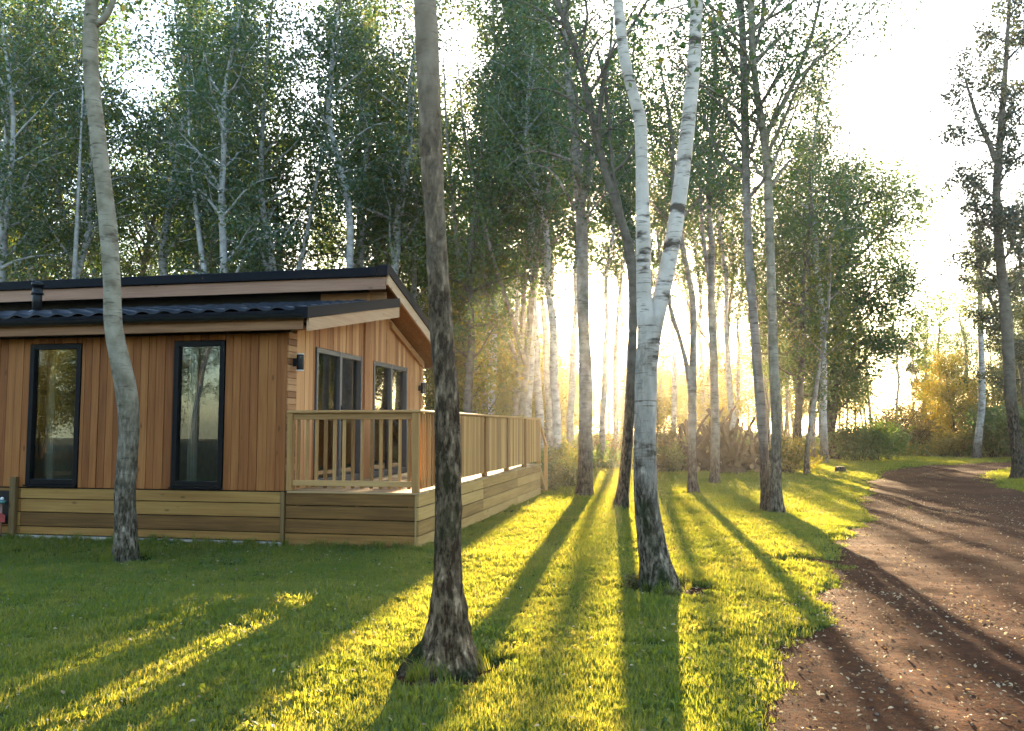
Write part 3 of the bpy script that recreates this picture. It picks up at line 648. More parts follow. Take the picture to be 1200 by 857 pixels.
def build_tree(seed, path, radii, crown0, top, nlimb, spread, nleaf, leaf, kside=8, rings=26, relief=None, limbs=(), up=(0.5, 0.95), droop=0.35, sub=5, sig=0.28, shape='birch', side=None):
    """path: local points of the stem; above its last point the stem goes on, wandering, to the height top. Returns (wood Acc, leaf centres)"""
    rg = np.random.default_rng(seed); path = [np.array(p, float) for p in path]; radii = list(radii)
    while path[-1][2] < top - 0.3:
        st = min(1.6, top - path[-1][2]); drift = (path[-1] - path[-2]) / max(path[-1][2] - path[-2][2], .1) * 0.5
        path.append(path[-1] + np.array([drift[0] * st + rg.normal() * 0.10 * st, drift[1] * st + rg.normal() * 0.10 * st, st]))
        radii.append(max(0.016, radii[-1] * (1 - st / (top - path[-1][2] + st + 0.6) * 0.85)))
    P = catmull(path, rings); rr = np.interp(np.linspace(0, len(path) - 1, rings), range(len(path)), radii)
    acc = Acc(); acc.add(tube(P, rr, kside, relief)); anchors = []
    z0 = max(crown0, P[0, 2] + 0.5)
    for i in range(nlimb):
        t = (i + rg.uniform(0, 0.9)) / nlimb; zz = z0 + (top * 0.985 - z0) * t
        j = np.searchsorted(P[:, 2], zz); j = min(max(j, 1), rings - 1); p0 = P[j]; r0 = rr[j]
        az = i * 2.4 + rg.uniform(-0.6, 0.6)
        if shape == 'birch': ln = spread * (0.55 + 0.45 * math.sin(math.pi * (0.18 + 0.75 * t))) * (1.08 - 0.75 * t * t)
        elif shape == 'round': ln = spread * math.sqrt(max(0.08, 1 - (1.9 * (t - 0.42)) ** 2 * 0.8))
        else: ln = spread * (1.02 - 0.85 * t)
        ln *= rg.uniform(0.75, 1.2); el = rg.uniform(*up)
        if side is not None: ln *= 0.75 + 0.5 * max(0, math.cos(az - side))
        d = np.array([math.cos(az) * math.cos(el), math.sin(az) * math.cos(el), math.sin(el)])
        m = 7; q = [p0]; dd = d.copy()
        for k in range(m - 1):
            dd = dd + rg.normal(size=3) * 0.16 + np.array([0, 0, (0.10 if k < 3 else -droop * 0.55)]); dd /= np.linalg.norm(dd); q.append(q[-1] + dd * ln / (m - 1))
        q = np.array(q); rl = np.linspace(min(r0 * 0.55, 0.02 + ln * 0.014), 0.006, m); acc.add(tube(q, rl, 5 if kside > 7 else 4)); anchors.append((q, 0.45, ln * 0.8))
        for s in range(sub):
            b = 1 + int((s + 0.5) / sub * (m - 2)); sd = rg.normal(size=3); sd -= dd * (sd @ dd) * 0.5; sd[2] = sd[2] * 0.5 + 0.15; sd /= np.linalg.norm(sd)
            sl = ln * rg.uniform(0.28, 0.5); w = [q[b]]; e = sd
            for k in range(4): e = e + rg.normal(size=3) * 0.2 + np.array([0, 0, -droop * 0.35 * (k > 1)]); e /= np.linalg.norm(e); w.append(w[-1] + e * sl / 4)
            w = np.array(w); acc.add(tube(w, np.linspace(max(0.008, rl[b] * 0.5), 0.004, 5), 3, cap=False)); anchors.append((w, 0.2, sl))
    for lp, lr in limbs:
        q = catmull(lp, 14); acc.add(tube(q, np.interp(np.linspace(0, len(lr) - 1, 14), range(len(lr)), lr), 8))
        anchors.append((q, 0.75, 0.5)); ln = min(np.linalg.norm(q[-1] - q[0]), 3.2)
        for s in range(6):
            b = 8 + s; e = rg.normal(size=3); e[2] = abs(e[2]) * 0.5; e /= np.linalg.norm(e); w = [q[b]]
            for k in range(4): e = e + rg.normal(size=3) * 0.2 + np.array([0, 0, -droop * .3]); e /= np.linalg.norm(e); w.append(w[-1] + e * ln * 0.09)
            w = np.array(w); acc.add(tube(w, np.linspace(0.012, 0.004, 5), 3, cap=False)); anchors.append((w, 0.2, ln * 0.35))
    Ls = np.array([a[2] for a in anchors]); cnt = np.maximum(1, (nleaf * Ls / Ls.sum()).astype(int)); C = []
    for (q, lo, l_), c in zip(anchors, cnt):
        m_ = max(1, c // 11); b = seg_pts(q, m_, rg, lo) + rg.normal(size=(m_, 3)) * sig * 0.8; b = b[rg.integers(0, m_, c)]; g = rg.normal(size=(c, 3)) * sig * 0.55; g[:, 2] -= np.abs(rg.normal(size=c)) * droop * 0.55; C.append(b + g)
    return acc, np.vstack(C), rg
def plant_tree(name, label, cat, loc, acc, C, rg, bark, leafmat, leaf, group=None, rz=0.0):
    t = thing(name, label, cat, loc, rz, group)
    link('trunk', acc.mesh('trunk', bark), t); link('crown', leaves(rg, C, leaf, 'crown', leafmat), t); return t
def px_path(pts, Y, base, lean=0.0):
    """picture positions of a stem standing at depth Y -> points relative to its foot"""
    out = []
    for i, p in enumerate(pts): out.append(at(p[0], p[1], Y + lean * i) - base)
    return out
def w2r(w, Y): return w / F_PX * Y / 2

# --- the near trees, stem by stem: (x, y, width) in the photograph
def near_tree(name, label, pts, crown0, top, nlimb, spread, nleaf, leaf, bark, leafmat='birch_leaf', kside=40, rings=150, amp=0.10, flare=0.7, seed=1, limbs=(), Y=None, **kw):
    b = gnd(pts[0][0], pts[0][1]); Y = Y or b[1]; base = np.array([b[0], b[1], h1(b[0], b[1]) - 0.04])
    path = px_path(pts, Y, base); path[0][2] = -0.08; radii = [w2r(p[2], Y) * 0.92 for p in pts]
    lb = [(px_path([q[:2] for q in lp], Y, base), [w2r(q[2], Y) for q in lp]) for lp in limbs]
    acc, C, rg = build_tree(seed, path, radii, crown0, top, nlimb, spread, nleaf, leaf, kside, rings, bark_relief(amp, flare, seed), lb, **kw)
    return plant_tree(name, label, 'tree', tuple(base), acc, C, rg, M[bark], M[leafmat], leaf)

near_tree('birch_tree', 'mottled grey birch standing before the cladding between the two tall windows',
          [(147, 655, 27), (147, 620, 26), (146, 580, 25), (149, 540, 25), (151, 500, 25), (148, 460, 25), (140, 420, 23), (133, 380, 21), (131, 330, 21), (128, 280, 21), (122, 220, 20), (115, 160, 20), (108, 100, 19), (106, 40, 18), (110, -20, 16)],
          7.0, 13.0, 14, 2.2, 5000, 0.08, 'bark_left', seed=11, flare=0.45, limbs=[[(110, 30, 9), (122, 22, 8), (132, 2, 7), (138, -40, 6), (150, -120, 4)]])
near_tree('tall_tree', 'large flaking grey trunk with flared mossy roots on the sunlit lawn',
          [(519, 797, 88), (522, 778, 70), (524, 755, 57), (525, 728, 49), (525, 695, 43), (525, 660, 38), (525.5, 620, 35), (525, 550, 34), (524, 480, 33), (519, 400, 33), (514, 330, 32), (510, 250, 31), (506, 180, 30), (503, 100, 28), (498, 0, 26), (496, -60, 25)],
          7.5, 14.0, 14, 2.4, 5000, 0.08, 'bark_grey', seed=5, kside=72, rings=330, amp=0.24, flare=0.38)
near_tree('twin_birch', 'white birch forking into two stems above a dark mossy foot',
          [(775, 694, 50), (771, 675, 41), (767, 655, 37), (763, 630, 34), (758, 590, 30), (756, 540, 29), (756, 480, 28), (757, 430, 27), (760, 395, 28), (755, 350, 19), (754, 300, 18), (753, 240, 17.5), (752, 180, 17), (750, 140, 16.5), (742, 110, 14), (733, 75, 14), (727, 30, 13.5), (724, -30, 12)],
          7.5, 13.5, 13, 2.2, 5000, 0.08, 'bark_white', seed=23, kside=56, rings=240, amp=0.09, flare=0.55,
          limbs=[[(763, 400, 21), (772, 360, 20), (781, 320, 19.5), (789, 280, 19), (795, 240, 18.5), (803, 175, 18), (811, 100, 16.5), (815, 40, 16), (817, -20, 15), (822, -120, 12), (826, -300, 6)]])
near_tree('leaning_tree', 'dark stem curving away behind the forked white birch',
          [(727, 597, 16), (731, 565, 14), (735, 520, 13.5), (739, 460, 13), (741, 400, 12), (742, 340, 12), (737, 290, 11.5), (722, 240, 11), (708, 195, 10.5), (699, 160, 10), (688, 110, 9.5), (676, 60, 9), (660, 20, 8), (645, -15, 7)],
          6.5, 12.0, 16, 2.4, 3600, 0.075, 'bark_dark', seed=31, kside=20, rings=70, limbs=[[(700, 165, 6), (704, 120, 5.5), (712, 75, 5), (735, 40, 4), (765, -10, 3)], [(742, 350, 7), (738, 320, 6.5), (728, 250, 6), (718, 200, 5), (712, 120, 4), (700, 60, 3)]])
near_tree('birch_tree', 'straight grey birch on the lawn near the far end of the deck',
          [(685, 582, 20), (686, 555, 18), (686, 500, 17), (686, 440, 16.5), (684, 380, 15.5), (683, 320, 15), (681, 260, 14), (677, 200, 13), (672, 140, 11), (665, 80, 9.5), (663, 20, 8), (660, -30, 7)],
          6.2, 13.5, 20, 2.6, 5000, 0.08, 'bark_mid', seed=37, kside=22, rings=80, limbs=[[(680, 250, 7), (692, 200, 6), (698, 150, 5), (712, 90, 4), (718, 20, 3)]])
near_tree('slim_tree', 'slim tree with a thin side stem before the log heap',
          [(812, 577, 11.5), (811, 540, 10.5), (811, 490, 10), (812, 430, 9), (812.5, 360, 8), (805, 315, 7.5), (798, 280, 7), (790, 220, 6), (786, 150, 5)],
          6.5, 11.5, 16, 2.2, 5000, 0.08, 'bark_mid', seed=41, kside=16, rings=50, limbs=[[(810, 470, 6), (805, 430, 6), (796, 395, 5.5), (787, 365, 5), (776, 320, 4), (770, 270, 3)]])
near_tree('slim_tree', 'slim grey tree with two upright stems at the log heap end',
          [(838, 566, 14), (838, 540, 12), (838, 490, 11), (836, 420, 10), (833.5, 350, 9), (834, 290, 8), (830, 235, 7.5), (833, 170, 7), (838, 90, 6), (836, 20, 5)],
          7.5, 14.0, 20, 2.6, 8500, 0.09, 'bark_mid', seed=43, kside=16, rings=50, limbs=[[(834, 350, 6), (828, 310, 5.5), (822, 255, 5), (820, 200, 4.5), (815, 130, 4), (822, 60, 3)]])
near_tree('slender_birch', 'mossy left stem of the close birch pair beside the track',
          [(899, 599, 15), (897, 570, 13), (895, 530, 12.5), (892, 490, 12), (886, 410, 11.5), (880, 340, 11.5), (876, 270, 11), (874, 200, 10.5), (872, 93, 10), (869, 20, 9), (864, -20, 8)],
          6.0, 12.5, 20, 2.5, 8000, 0.07, 'bark_mid', seed=47, kside=20, rings=80, limbs=[[(872, 110, 6), (880, 70, 5), (892, 30, 4.5), (897, -20, 4)]])
near_tree('slender_birch', 'pale right stem of the close birch pair with bare limb over the track',
          [(911, 602, 17), (909, 570, 14), (909.5, 500, 12.5), (906, 410, 12), (903, 305, 11.5), (899, 200, 10.5), (895, 160, 10), (887, 110, 9), (882, 60, 8.5), (880, 0, 8), (878, -30, 7)],
          6.0, 12.0, 18, 2.5, 8000, 0.07, 'bark_left', seed=53, Y=16.3, kside=20, rings=80,
          limbs=[[(896, 165, 6), (905, 145, 5.5), (922, 115, 5), (940, 72, 4.5), (953, 35, 4), (963, -10, 3.5)], [(906, 143, 4), (925, 105, 3.5), (945, 82, 3), (985, 50, 2.2), (1010, 22, 1.8), (1032, 0, 1.4)]])
near_tree('broad_tree', 'dense dark green broadleaved tree standing where the track bends',
          [(975, 540, 15), (972, 510, 13.5), (976, 470, 13), (980, 420, 12), (982, 360, 10), (984, 300, 8), (992, 240, 6)],
          2.2, 14.8, 46, 4.4, 42000, 0.16, 'bark_dark', 'oak_leaf', seed=59, kside=14, rings=40, sub=6, sig=0.42, shape='round', up=(0.0, 0.6), droop=0.3, side=0.0)
near_tree('thin_sapling', 'thin curved sapling on the grass before the broad dark tree',
          [(945, 558, 7), (946, 530, 6.5), (951, 490, 6), (959, 440, 5), (967, 390, 4.5), (972, 340, 4)],
          3.6, 8.0, 10, 1.5, 2200, 0.10, 'bark_mid', 'yellow_leaf', seed=61, kside=10, rings=30, sig=0.3)
near_tree('broad_tree', 'slim dark stemmed broadleaved tree behind the birch pair',
          [(930, 550, 12), (934, 510, 10), (937, 460, 9.5), (940, 400, 9), (943, 330, 8), (950, 260, 6)],
          2.6, 13.0, 26, 3.0, 9000, 0.12, 'bark_dark', 'oak_leaf', seed=67, kside=12, rings=34, sig=0.4, shape='round', up=(0.0, 0.6))
near_tree('pine_tree', 'crooked dark pine on the grass verge beyond the track',
          [(1194, 563, 17), (1193, 540, 15), (1188, 500, 14), (1183, 450, 14), (1181, 400, 14), (1176, 340, 12.5), (1170, 280, 11), (1168, 220, 10), (1173, 150, 8), (1179, 70, 6), (1183, 0, 4)],
          5.6, 15.6, 20, 2.1, 13000, 0.11, 'bark_dark', 'pine_leaf', seed=71, kside=18, rings=70, sig=0.2, up=(0.2, 0.8), droop=0.0, limbs=[[(1167, 190, 7), (1158, 165, 6), (1146, 140, 5), (1137, 112, 3.5), (1130, 90, 2)]])
near_tree('slender_birch', 'lone thin birch leaning at the far bend of the track',
          [(1143, 538, 11), (1147, 510, 8.5), (1151, 470, 8), (1150, 420, 7.5), (1149, 370, 7), (1147, 320, 5.5), (1144, 285, 4)],
          7.0, 12.0, 12, 1.7, 2600, 0.13, 'bark_far', 'birch_leaf', seed=73, kside=10, rings=30)

# --- woodland trees: a few kinds, copied
def wood_kind(seed, h, r, c0, nl, spread, nleaf, leaf, bark, lm, fork=False, **kw):
    rg = np.random.default_rng(seed); p = [np.zeros(3)]; rad = [r * 1.25]
    p[0][2] = -0.15; q = np.array([0, 0, 0.6]); p.append(q); rad.append(r); lean = rg.normal(size=2) * 0.045
    while q[2] < c0 + 1: q = q + np.array([lean[0] * 1.5 + rg.normal() * 0.07, lean[1] * 1.5 + rg.normal() * 0.07, 1.5]); p.append(q); rad.append(rad[-1] * 0.92)
    limbs = []
    if fork:
        s = p[3]; e = rg.normal(size=2) * 0.4; limbs = [([s, s + [e[0] * .6, e[1] * .6, 1.4], s + [e[0] * 1.6, e[1] * 1.6, 3.5], s + [e[0] * 2.6, e[1] * 2.6, 6.5], s + [e[0] * 3, e[1] * 3, 9]], [r * .7, r * .62, r * .5, r * .3, 0.02])]
    acc, C, rg2 = build_tree(seed, p, rad, c0, h, nl, spread, nleaf, leaf, 9, 26, None, limbs, **kw)
    return acc.mesh('trunk', M[bark]), leaves(rg2, C, leaf, 'crown', M[lm])
KIND = {
    'a': wood_kind(101, 16.0, 0.15, 5.2, 26, 2.7, 8500, 0.12, 'bark_far', 'birch_leaf', True),
    'b': wood_kind(102, 17.5, 0.17, 6.0, 28, 2.9, 9000, 0.12, 'bark_far', 'birch_leaf'),
    'c': wood_kind(103, 14.5, 0.12, 4.6, 24, 2.4, 7500, 0.12, 'bark_mid', 'birch_leaf'),
    'd': wood_kind(104, 15.5, 0.20, 4.0, 30, 3.3, 9500, 0.13, 'bark_dark', 'oak_leaf', shape='round', up=(0.1, 0.7), sig=0.36),
    'e': wood_kind(105, 13.0, 0.13, 5.6, 20, 2.3, 4200, 0.11, 'bark_mid', 'birch_leaf', True),
    'f': wood_kind(106, 7.0, 0.07, 1.4, 20, 2.0, 6500, 0.13, 'bark_dark', 'yellow_leaf', shape='round', up=(0.1, 0.8), sig=0.34),
    'g': wood_kind(107, 18.5, 0.16, 8.0, 22, 2.4, 8000, 0.13, 'bark_far', 'birch_leaf'),
    'p': wood_kind(108, 16.5, 0.2, 4.5, 26, 2.6, 9500, 0.15, 'bark_dark', 'pine_leaf', shape='cone', up=(0.0, 0.5), droop=0.05, sig=0.24),
}
KW = {'a': 'white barked forking', 'b': 'tall white barked', 'c': 'small grey barked', 'd': 'dark barked broad', 'e': 'sparse grey barked', 'g': 'high crowned white barked', 'p': 'needle leaved', 'f': 'low'}
def forest(kind, X, Y, sc, rz, name, label, group, sz=None):
    if group and kind != 'f' and 'pine' not in label and 'high crowned' not in label: label = KW[kind] + ' ' + label
    t = thing(name, label, 'tree', (X, Y, -0.05), rz, group); t.scale = (sc, sc, sz or sc)
    link('trunk', KIND[kind][0], t); link('crown', KIND[kind][1], t); return t
rf = np.random.default_rng(2024); used = []
def try_place(X, Y, dmin):
    if any((X - a) ** 2 + (Y - b) ** 2 < dmin * dmin for a, b in used): return False
    used.append((X, Y)); return True
def scatter(n, px0, px1, y0, y1, kinds, sc, name, label, group, dmin=2.2):
    c = k = 0
    while c < n and k < n * 40:
        k += 1; Y = y0 + (y1 - y0) * rf.random() ** 0.9; X = (rf.uniform(px0, px1) - 600) / F_PX * Y
        lx, ly = to_local(X, Y)
        if -16 < lx < 2.5 and -2 < ly < 11: continue
        if track_sd(np.array([X]), np.array([Y]))[0] > -1.0: continue
        if not try_place(X, Y, dmin): continue
        forest(str(rf.choice(list(kinds))), X, Y, rf.uniform(*sc), rf.uniform(0, 6.28), name, label, group); c += 1
# placed by eye from the photograph: stems one can tell apart
for px, Y, k, sc, rz, lab in ((258, 25, 'a', 1.0, 0.4, 'white forked birch rising close behind the cabin roof'), (550, 24.5, 'd', 0.72, 1.0, 'dark tree behind the deck railing beside the flaking trunk')):
    X = (px - 600) / F_PX * Y; try_place(X, Y, 0.1); forest(k, X, Y, sc, rz, 'birch_tree' if k == 'a' else 'broad_tree', lab, None)
scatter(21, -80, 490, 22, 34, 'aabcg', (0.9, 1.2), 'birch_tree', 'slender leafy birch of the wood behind the cabin roof', 'birches close behind the cabin', 2.0)
scatter(26, -120, 530, 34, 62, 'abcdd', (0.95, 1.25), 'woodland_tree', 'tree of the deeper wood behind the cabin', 'trees deeper in the wood behind the cabin', 2.4)
scatter(8, 545, 640, 24.5, 34, 'eegg', (0.95, 1.15), 'slim_tree', 'slim backlit tree in the wood beyond the deck railing', 'slim trees beyond the deck', 1.3)
for px, Y, lab in ((652, 27, 'slim stem with high crown just beyond the deck steps'), (668, 33, 'slim stem with high crown behind the straight grey birch'), (706, 37, 'slim stem with high crown behind the dark leaning stem')):
    X = (px - 600) / F_PX * Y; try_place(X, Y, .1); forest('g', X, Y, 0.95, px, 'slim_tree', lab, None)
scatter(4, 590, 690, 36, 46, 'g', (1.0, 1.2), 'slim_tree', 'slim hazy tree of the wood behind the deck steps', 'hazy slim trees behind the deck steps', 2.2)
scatter(16, 540, 900, 42, 75, 'f', (0.65, 0.95), 'golden_sapling', 'low golden leaved sapling glowing in the haze behind the log heap', 'golden saplings in the haze', 2.6)
scatter(7, 880, 985, 36, 60, 'ced', (0.75, 1.0), 'woodland_tree', 'hazy tree of the wood behind the birch pair', 'trees behind the birch pair', 2.5)
scatter(11, 1060, 1260, 52, 80, 'dpf', (0.55, 0.75), 'woodland_tree', 'small hazy tree beyond the far bend of the track', 'trees beyond the track bend', 3.0)
for px, Y, k, sc in ((1215, 34, 'p', 0.72), (1235, 40, 'p', 0.8), (1188, 52, 'p', 0.7)):
    X = (px - 600) / F_PX * Y; try_place(X, Y, .5); forest(k, X, Y, sc, px, 'pine_tree', 'dark pine standing behind the crooked pine of the verge', 'pines behind the crooked pine')
scatter(11, 700, 965, 37, 52, 'g', (0.95, 1.2), 'slim_tree', 'tall high crowned birch standing in the haze behind the log heap', 'high crowned birches by the log heap', 2.4)
scatter(8, 515, 580, 25, 36, 'f', (0.75, 1.0), 'golden_sapling', 'leafy golden sapling growing behind the boarded deck railing', 'saplings behind the deck railing', 1.5)
for i in range(26):                                    # the closing rows of the wood, far back
    px = -150 + i * 58; Y = 85 + (i * 37 % 30); X = (px - 600) / F_PX * Y
    low = 640 < px < 900 or px > 985
    forest('d' if low else 'bdcg'[i % 4], X, Y, (0.62 if low else 1.1), i * 1.7, 'woodland_tree', 'far tree closing the view at the back of the wood', 'far trees at the back of the wood')
for row, (Y0, hmax, n_) in enumerate(((62, 5.6, 12), (78, 8.5, 13), (98, 11.5, 14), (122, 14.5, 16))):   # low wood under the sun
    for i in range(n_):
        Y = Y0 + (i * 29 % 11); px = 530 + (i + 0.37 * row) * 480 / n_; h = hmax * (0.8 + 0.2 * ((i * 7 + row) % 5) / 4); k = 'dfd'[(i + row) % 3]
        forest(k, (px - 600) / F_PX * Y, Y, h / (15.5 if k == 'd' else 7.0), i * 2.1 + row, 'woodland_tree', 'distant hazy tree of the wood edge under the low sun', 'distant wood edge under the sun')
scatter(11, 515, 628, 44, 70, 'dcd', (0.8, 1.05), 'woodland_tree', 'backlit leafy tree of the deeper wood beyond the deck railing', 'leafy trees deep beyond the deck', 2.5)
scatter(7, 560, 640, 38, 50, 'f', (0.8, 1.0), 'golden_sapling', 'backlit golden sapling in the wood beyond the deck steps', 'saplings beyond the deck steps', 1.8)
scatter(9, 1085, 1240, 48, 58, 'f', (0.55, 0.85), 'golden_sapling', 'bright yellow sapling in the sun beyond the track bend', 'yellow saplings beyond the track bend', 1.8)
for px, Y, k, sc_ in ((814, 52, 'g', 1.05), (838, 57, 'g', 1.1), (863, 54, 'g', 1.0), (846, 50, 'e', 1.25)):
    forest(k, (px - 600) / F_PX * Y, Y, sc_, px, 'slim_tree', 'tall high crowned stem in the haze right of the low sun', 'stems in the haze near the sun')
for px, Y, k, lab in ((432, 29, 'b', 'tall white barked birch above the high end of the cabin ridge'), (468, 33, 'c', 'small grey barked birch just past the cabin gable'), (486, 38, 'b', 'tall white barked birch behind the flaking trunk'), (568, 30, 'c', 'leafy grey birch over the boarded deck railing')):
    forest(k, (px - 600) / F_PX * Y, Y, 1.12, px, 'birch_tree', lab, None)
for i in range(13):                                    # taller wood to the right of the sun
    px = 900 + i * 30; Y = 62 + (i * 17 % 24); X = (px - 600) / F_PX * Y
    forest('dbdc'[i % 4], X, Y, (0.78 if px < 1070 else 0.86) * (0.9 + 0.2 * (i % 3) / 2), i * 1.9, 'woodland_tree', 'hazy tree of the far wood behind the track bend', 'far wood behind the track bend')
for i in range(22):                                    # trees behind the viewer: the panes mirror them
    X = -64 + i * 3.6; Y = -3 - 0.42 * (X + 64) * (X < -10) - 18 * (X >= -10) - (i * 7 % 9)
    forest('abcd'[i % 4], X, Y, 1.0, i * 1.1, 'woodland_tree', 'woodland tree across the lawn mirrored in the cabin windows', 'trees across the lawn facing the cabin')
    forest('d', X - 2, Y - 9, 0.75, i * 2.3, 'woodland_tree', 'woodland tree across the lawn mirrored in the cabin windows', 'trees across the lawn facing the cabin')
    forest('f', X - 1.5, Y + 6, 0.8, i * 2.9, 'golden_sapling', 'low sapling across the lawn mirrored in the cabin windows', 'saplings across the lawn facing the cabin')
    forest('f', X + 1.5, Y + 4, 1.0, i * 0.9, 'golden_sapling', 'low sapling across the lawn mirrored in the cabin windows', 'saplings across the lawn facing the cabin')

# --- shrubs
def shrub_kind(seed, w, h, nst, nleaf, leaf, lm, bark='bark_dark', dense=0.5):
    rg = np.random.default_rng(seed); acc = Acc(); an = []
    for i in range(nst):
        az = rg.uniform(0, 6.28); ln = h * rg.uniform(0.6, 1.1); tilt = rg.uniform(0.05, 0.9) * w / h
        d = np.array([math.cos(az) * tilt, math.sin(az) * tilt, 1.0]); d /= np.linalg.norm(d); q = [np.array([rg.normal() * w * .12, rg.normal() * w * .12, -0.05])]
        for k in range(6): d = d + rg.normal(size=3) * 0.16 + np.array([math.cos(az) * .05, math.sin(az) * .05, -0.06 * k * dense]); d /= np.linalg.norm(d); q.append(q[-1] + d * ln / 6)
        q = np.array(q); acc.add(tube(q, np.linspace(0.018, 0.005, 7), 4)); an.append(q)
        for s in range(3):
            e = rg.normal(size=3); e[2] = abs(e[2]) * .4; e /= np.linalg.norm(e); b = rg.integers(2, 6); w_ = np.array([q[b], q[b] + e * ln * .14, q[b] + e * ln * .26 + [0, 0, .03]]); acc.add(tube(w_, [0.008, 0.006, 0.003], 3, cap=False)); an.append(w_)
    c = max(1, nleaf // len(an)); C = np.vstack([seg_pts(q, c, rg, 0.15) + rg.normal(size=(c, 3)) * 0.12 * w for q in an]); C = C[C[:, 2] > 0.02]
    return acc.mesh('stems', M[bark]), leaves(rg, C, leaf, 'foliage', M[lm])
SH = {'bramble': shrub_kind(201, 0.9, 1.0, 16, 2600, 0.075, 'bramble'), 'yellow': shrub_kind(202, 0.8, 1.9, 14, 2600, 0.10, 'yellow_leaf', dense=0.15), 'green': shrub_kind(203, 1.5, 2.4, 20, 4200, 0.11, 'oak_leaf'), 'scrub': shrub_kind(204, 1.6, 2.2, 34, 3800, 0.09, 'scrub'), 'low': shrub_kind(205, 0.8, 0.55, 12, 1500, 0.07, 'bramble')}
def shrub(kind, px, py, Y, sc, label, group=None, name='shrub', cat='bush', rz=None):
    p = gnd(px, py) if Y is None else at(px, 500, Y); t = thing(name, label, cat, (p[0], p[1], -0.02), px * 0.37, group); t.scale = (sc,) * 3
    link('stems', SH[kind][0], t); link('foliage', SH[kind][1], t)
shrub('bramble', 657, 0, 23.5, 1.15, 'bramble thicket at the foot of the deck steps', name='bramble_bush')
shrub('bramble', 641, 0, 25.5, 1.5, 'taller bramble behind the deck steps', name='bramble_bush')
shrub('low', 638, 0, 21.8, 0.8, 'low bramble tuft under the deck end', name='bramble_bush')
shrub('bramble', 776, 0, 30.5, 1.35, 'sunlit bramble growing over the end of the log heap', name='bramble_bush')
shrub('bramble', 792, 0, 31.5, 1.2, 'bramble mound between the slim trees at the log heap', name='bramble_bush')
shrub('yellow', 926, 0, 29.5, 0.9, 'yellow leaved shrub at the foot of the slim broadleaved tree'); shrub('yellow', 915, 0, 31, 0.8, 'small yellow shrub behind the birch pair')
for px, Y, s in ((1000, 40, 1.0), (1022, 41, 1.1), (1040, 43, 1.0)): shrub('green', px, 0, Y, s, 'green shrub under the broad dark tree', 'green shrubs under the broad tree')
for px, Y, s in ((1106, 47, 0.85), (1122, 48, 1.15), (1134, 50, 1.1)): shrub('yellow', px, 0, Y, s, 'bright yellow shrub beside the far thin birch', 'yellow shrubs beside the far birch')
for px, Y, s in ((1164, 46, 1.5), (1180, 48, 1.7), (1205, 44, 1.5)): shrub('green', px, 0, Y, s, 'large green shrub behind the crooked pine', 'large shrubs behind the crooked pine')
for px, Y, s in ((1040, 58, 1.5), (1062, 56, 1.8), (1082, 60, 1.9), (1100, 64, 1.8)): shrub('scrub', px, 0, Y, s, 'grey brown dry scrub beyond the track bend', 'dry scrub beyond the bend')
for px, Y, s in ((1062, 50, 1.2), (1078, 51, 1.0), (1094, 52, 1.2)): shrub('low', px, 0, Y, s, 'low mound of weeds beyond the track bend', 'low weeds beyond the bend')
for i in range(18):
    px = 560 + i * 21; Y = 36 + (i * 13 % 14); shrub('scrub' if i % 3 else 'green', px, 0, Y, 0.65 + 0.1 * (i % 4), 'hazy understorey shrub in the wood behind the log heap', 'understorey shrubs in the haze')
def tuft(px, py, sc, label, name='leafy_plant'):
    p = gnd(px, py); t = thing(name, label, 'plant', (p[0], p[1], h1(p[0], p[1])), px, None); t.scale = (sc,) * 3
    link('stems', SH['low'][0], t); link('foliage', SH['low'][1], t)
tuft(745, 692, 0.28, 'small leafy plant at the foot of the forked white birch')
tuft(785, 706, 0.2, 'creeping green plant over the roots of the forked birch')

# --- log heap
rl = np.random.default_rng(77)
def log(p0, p1, r0, r1, label, group, name='log', bend=0.12, stubs=2):
    p0, p1 = np.array(p0, float), np.array(p1, float); m = (p0 + p1) / 2 + rl.normal(size=3) * bend; base = (p0 + p1) / 2; base[2] = min(p0[2], p1[2]) - r0
    P = catmull([p0 - base, m - base, p1 - base], 9); acc = Acc(); V, F = tube(P, np.linspace(r0, r1, 9), 10, None); V = V + 0.12 * r0 * vnoise(V * 6, int(abs(p0[0] * 50)))[:, None]; acc.add((V, F))
    for s in range(stubs):
        b = P[2 + 2 * s]; e = rl.normal(size=3); e /= np.linalg.norm(e); acc.add(tube(np.array([b, b + e * r0 * 2.2, b + e * r0 * 3.6 + [0, 0, .05]]), [r0 * .35, r0 * .28, r0 * .15], 6))
    t = thing(name, label, 'log', tuple(base), 0, group); link('bark', acc.mesh('bark', M['dead_wood'])).parent = t
    d = P[0] - P[1]; d /= np.linalg.norm(d); ev, ef = tube(np.array([P[0], P[0] + d * 0.006]), [r0 * 0.9, r0 * 0.88], 10); link('cut_end', np_mesh('cut_end', ev, ef[:10], M['cut_wood'])).parent = t
    acc2 = Acc(); acc2.add((ev, ef)); t.children[-1].data = acc2.mesh('cut_end', M['cut_wood'], False)
for i in range(90):
    px = rl.uniform(790, 902); Y = rl.uniform(30.5, 33.5); top = 1.75 * math.exp(-((px - 845) / 42.0) ** 2) + 0.25; c = at(px, 500, Y); c[2] = 0.1 + (top - 0.1) * rl.random() ** 1.3
    az = rl.uniform(0, 6.28); el = rl.uniform(-0.25, 0.65); ln = rl.uniform(0.7, 1.7); r = rl.uniform(0.05, 0.17)
    if c[2] > 0.8: el = rl.uniform(0.7, 1.3); ln = 1.9; r *= 0.75
    d = np.array([math.cos(az) * math.cos(el), math.sin(az) * math.cos(el), math.sin(el)])
    log(c - d * ln * .5, c + d * ln * .5, r, r * rl.uniform(.5, .85), 'weathered log tangled in the brush heap behind the slim trees', 'logs of the brush heap')
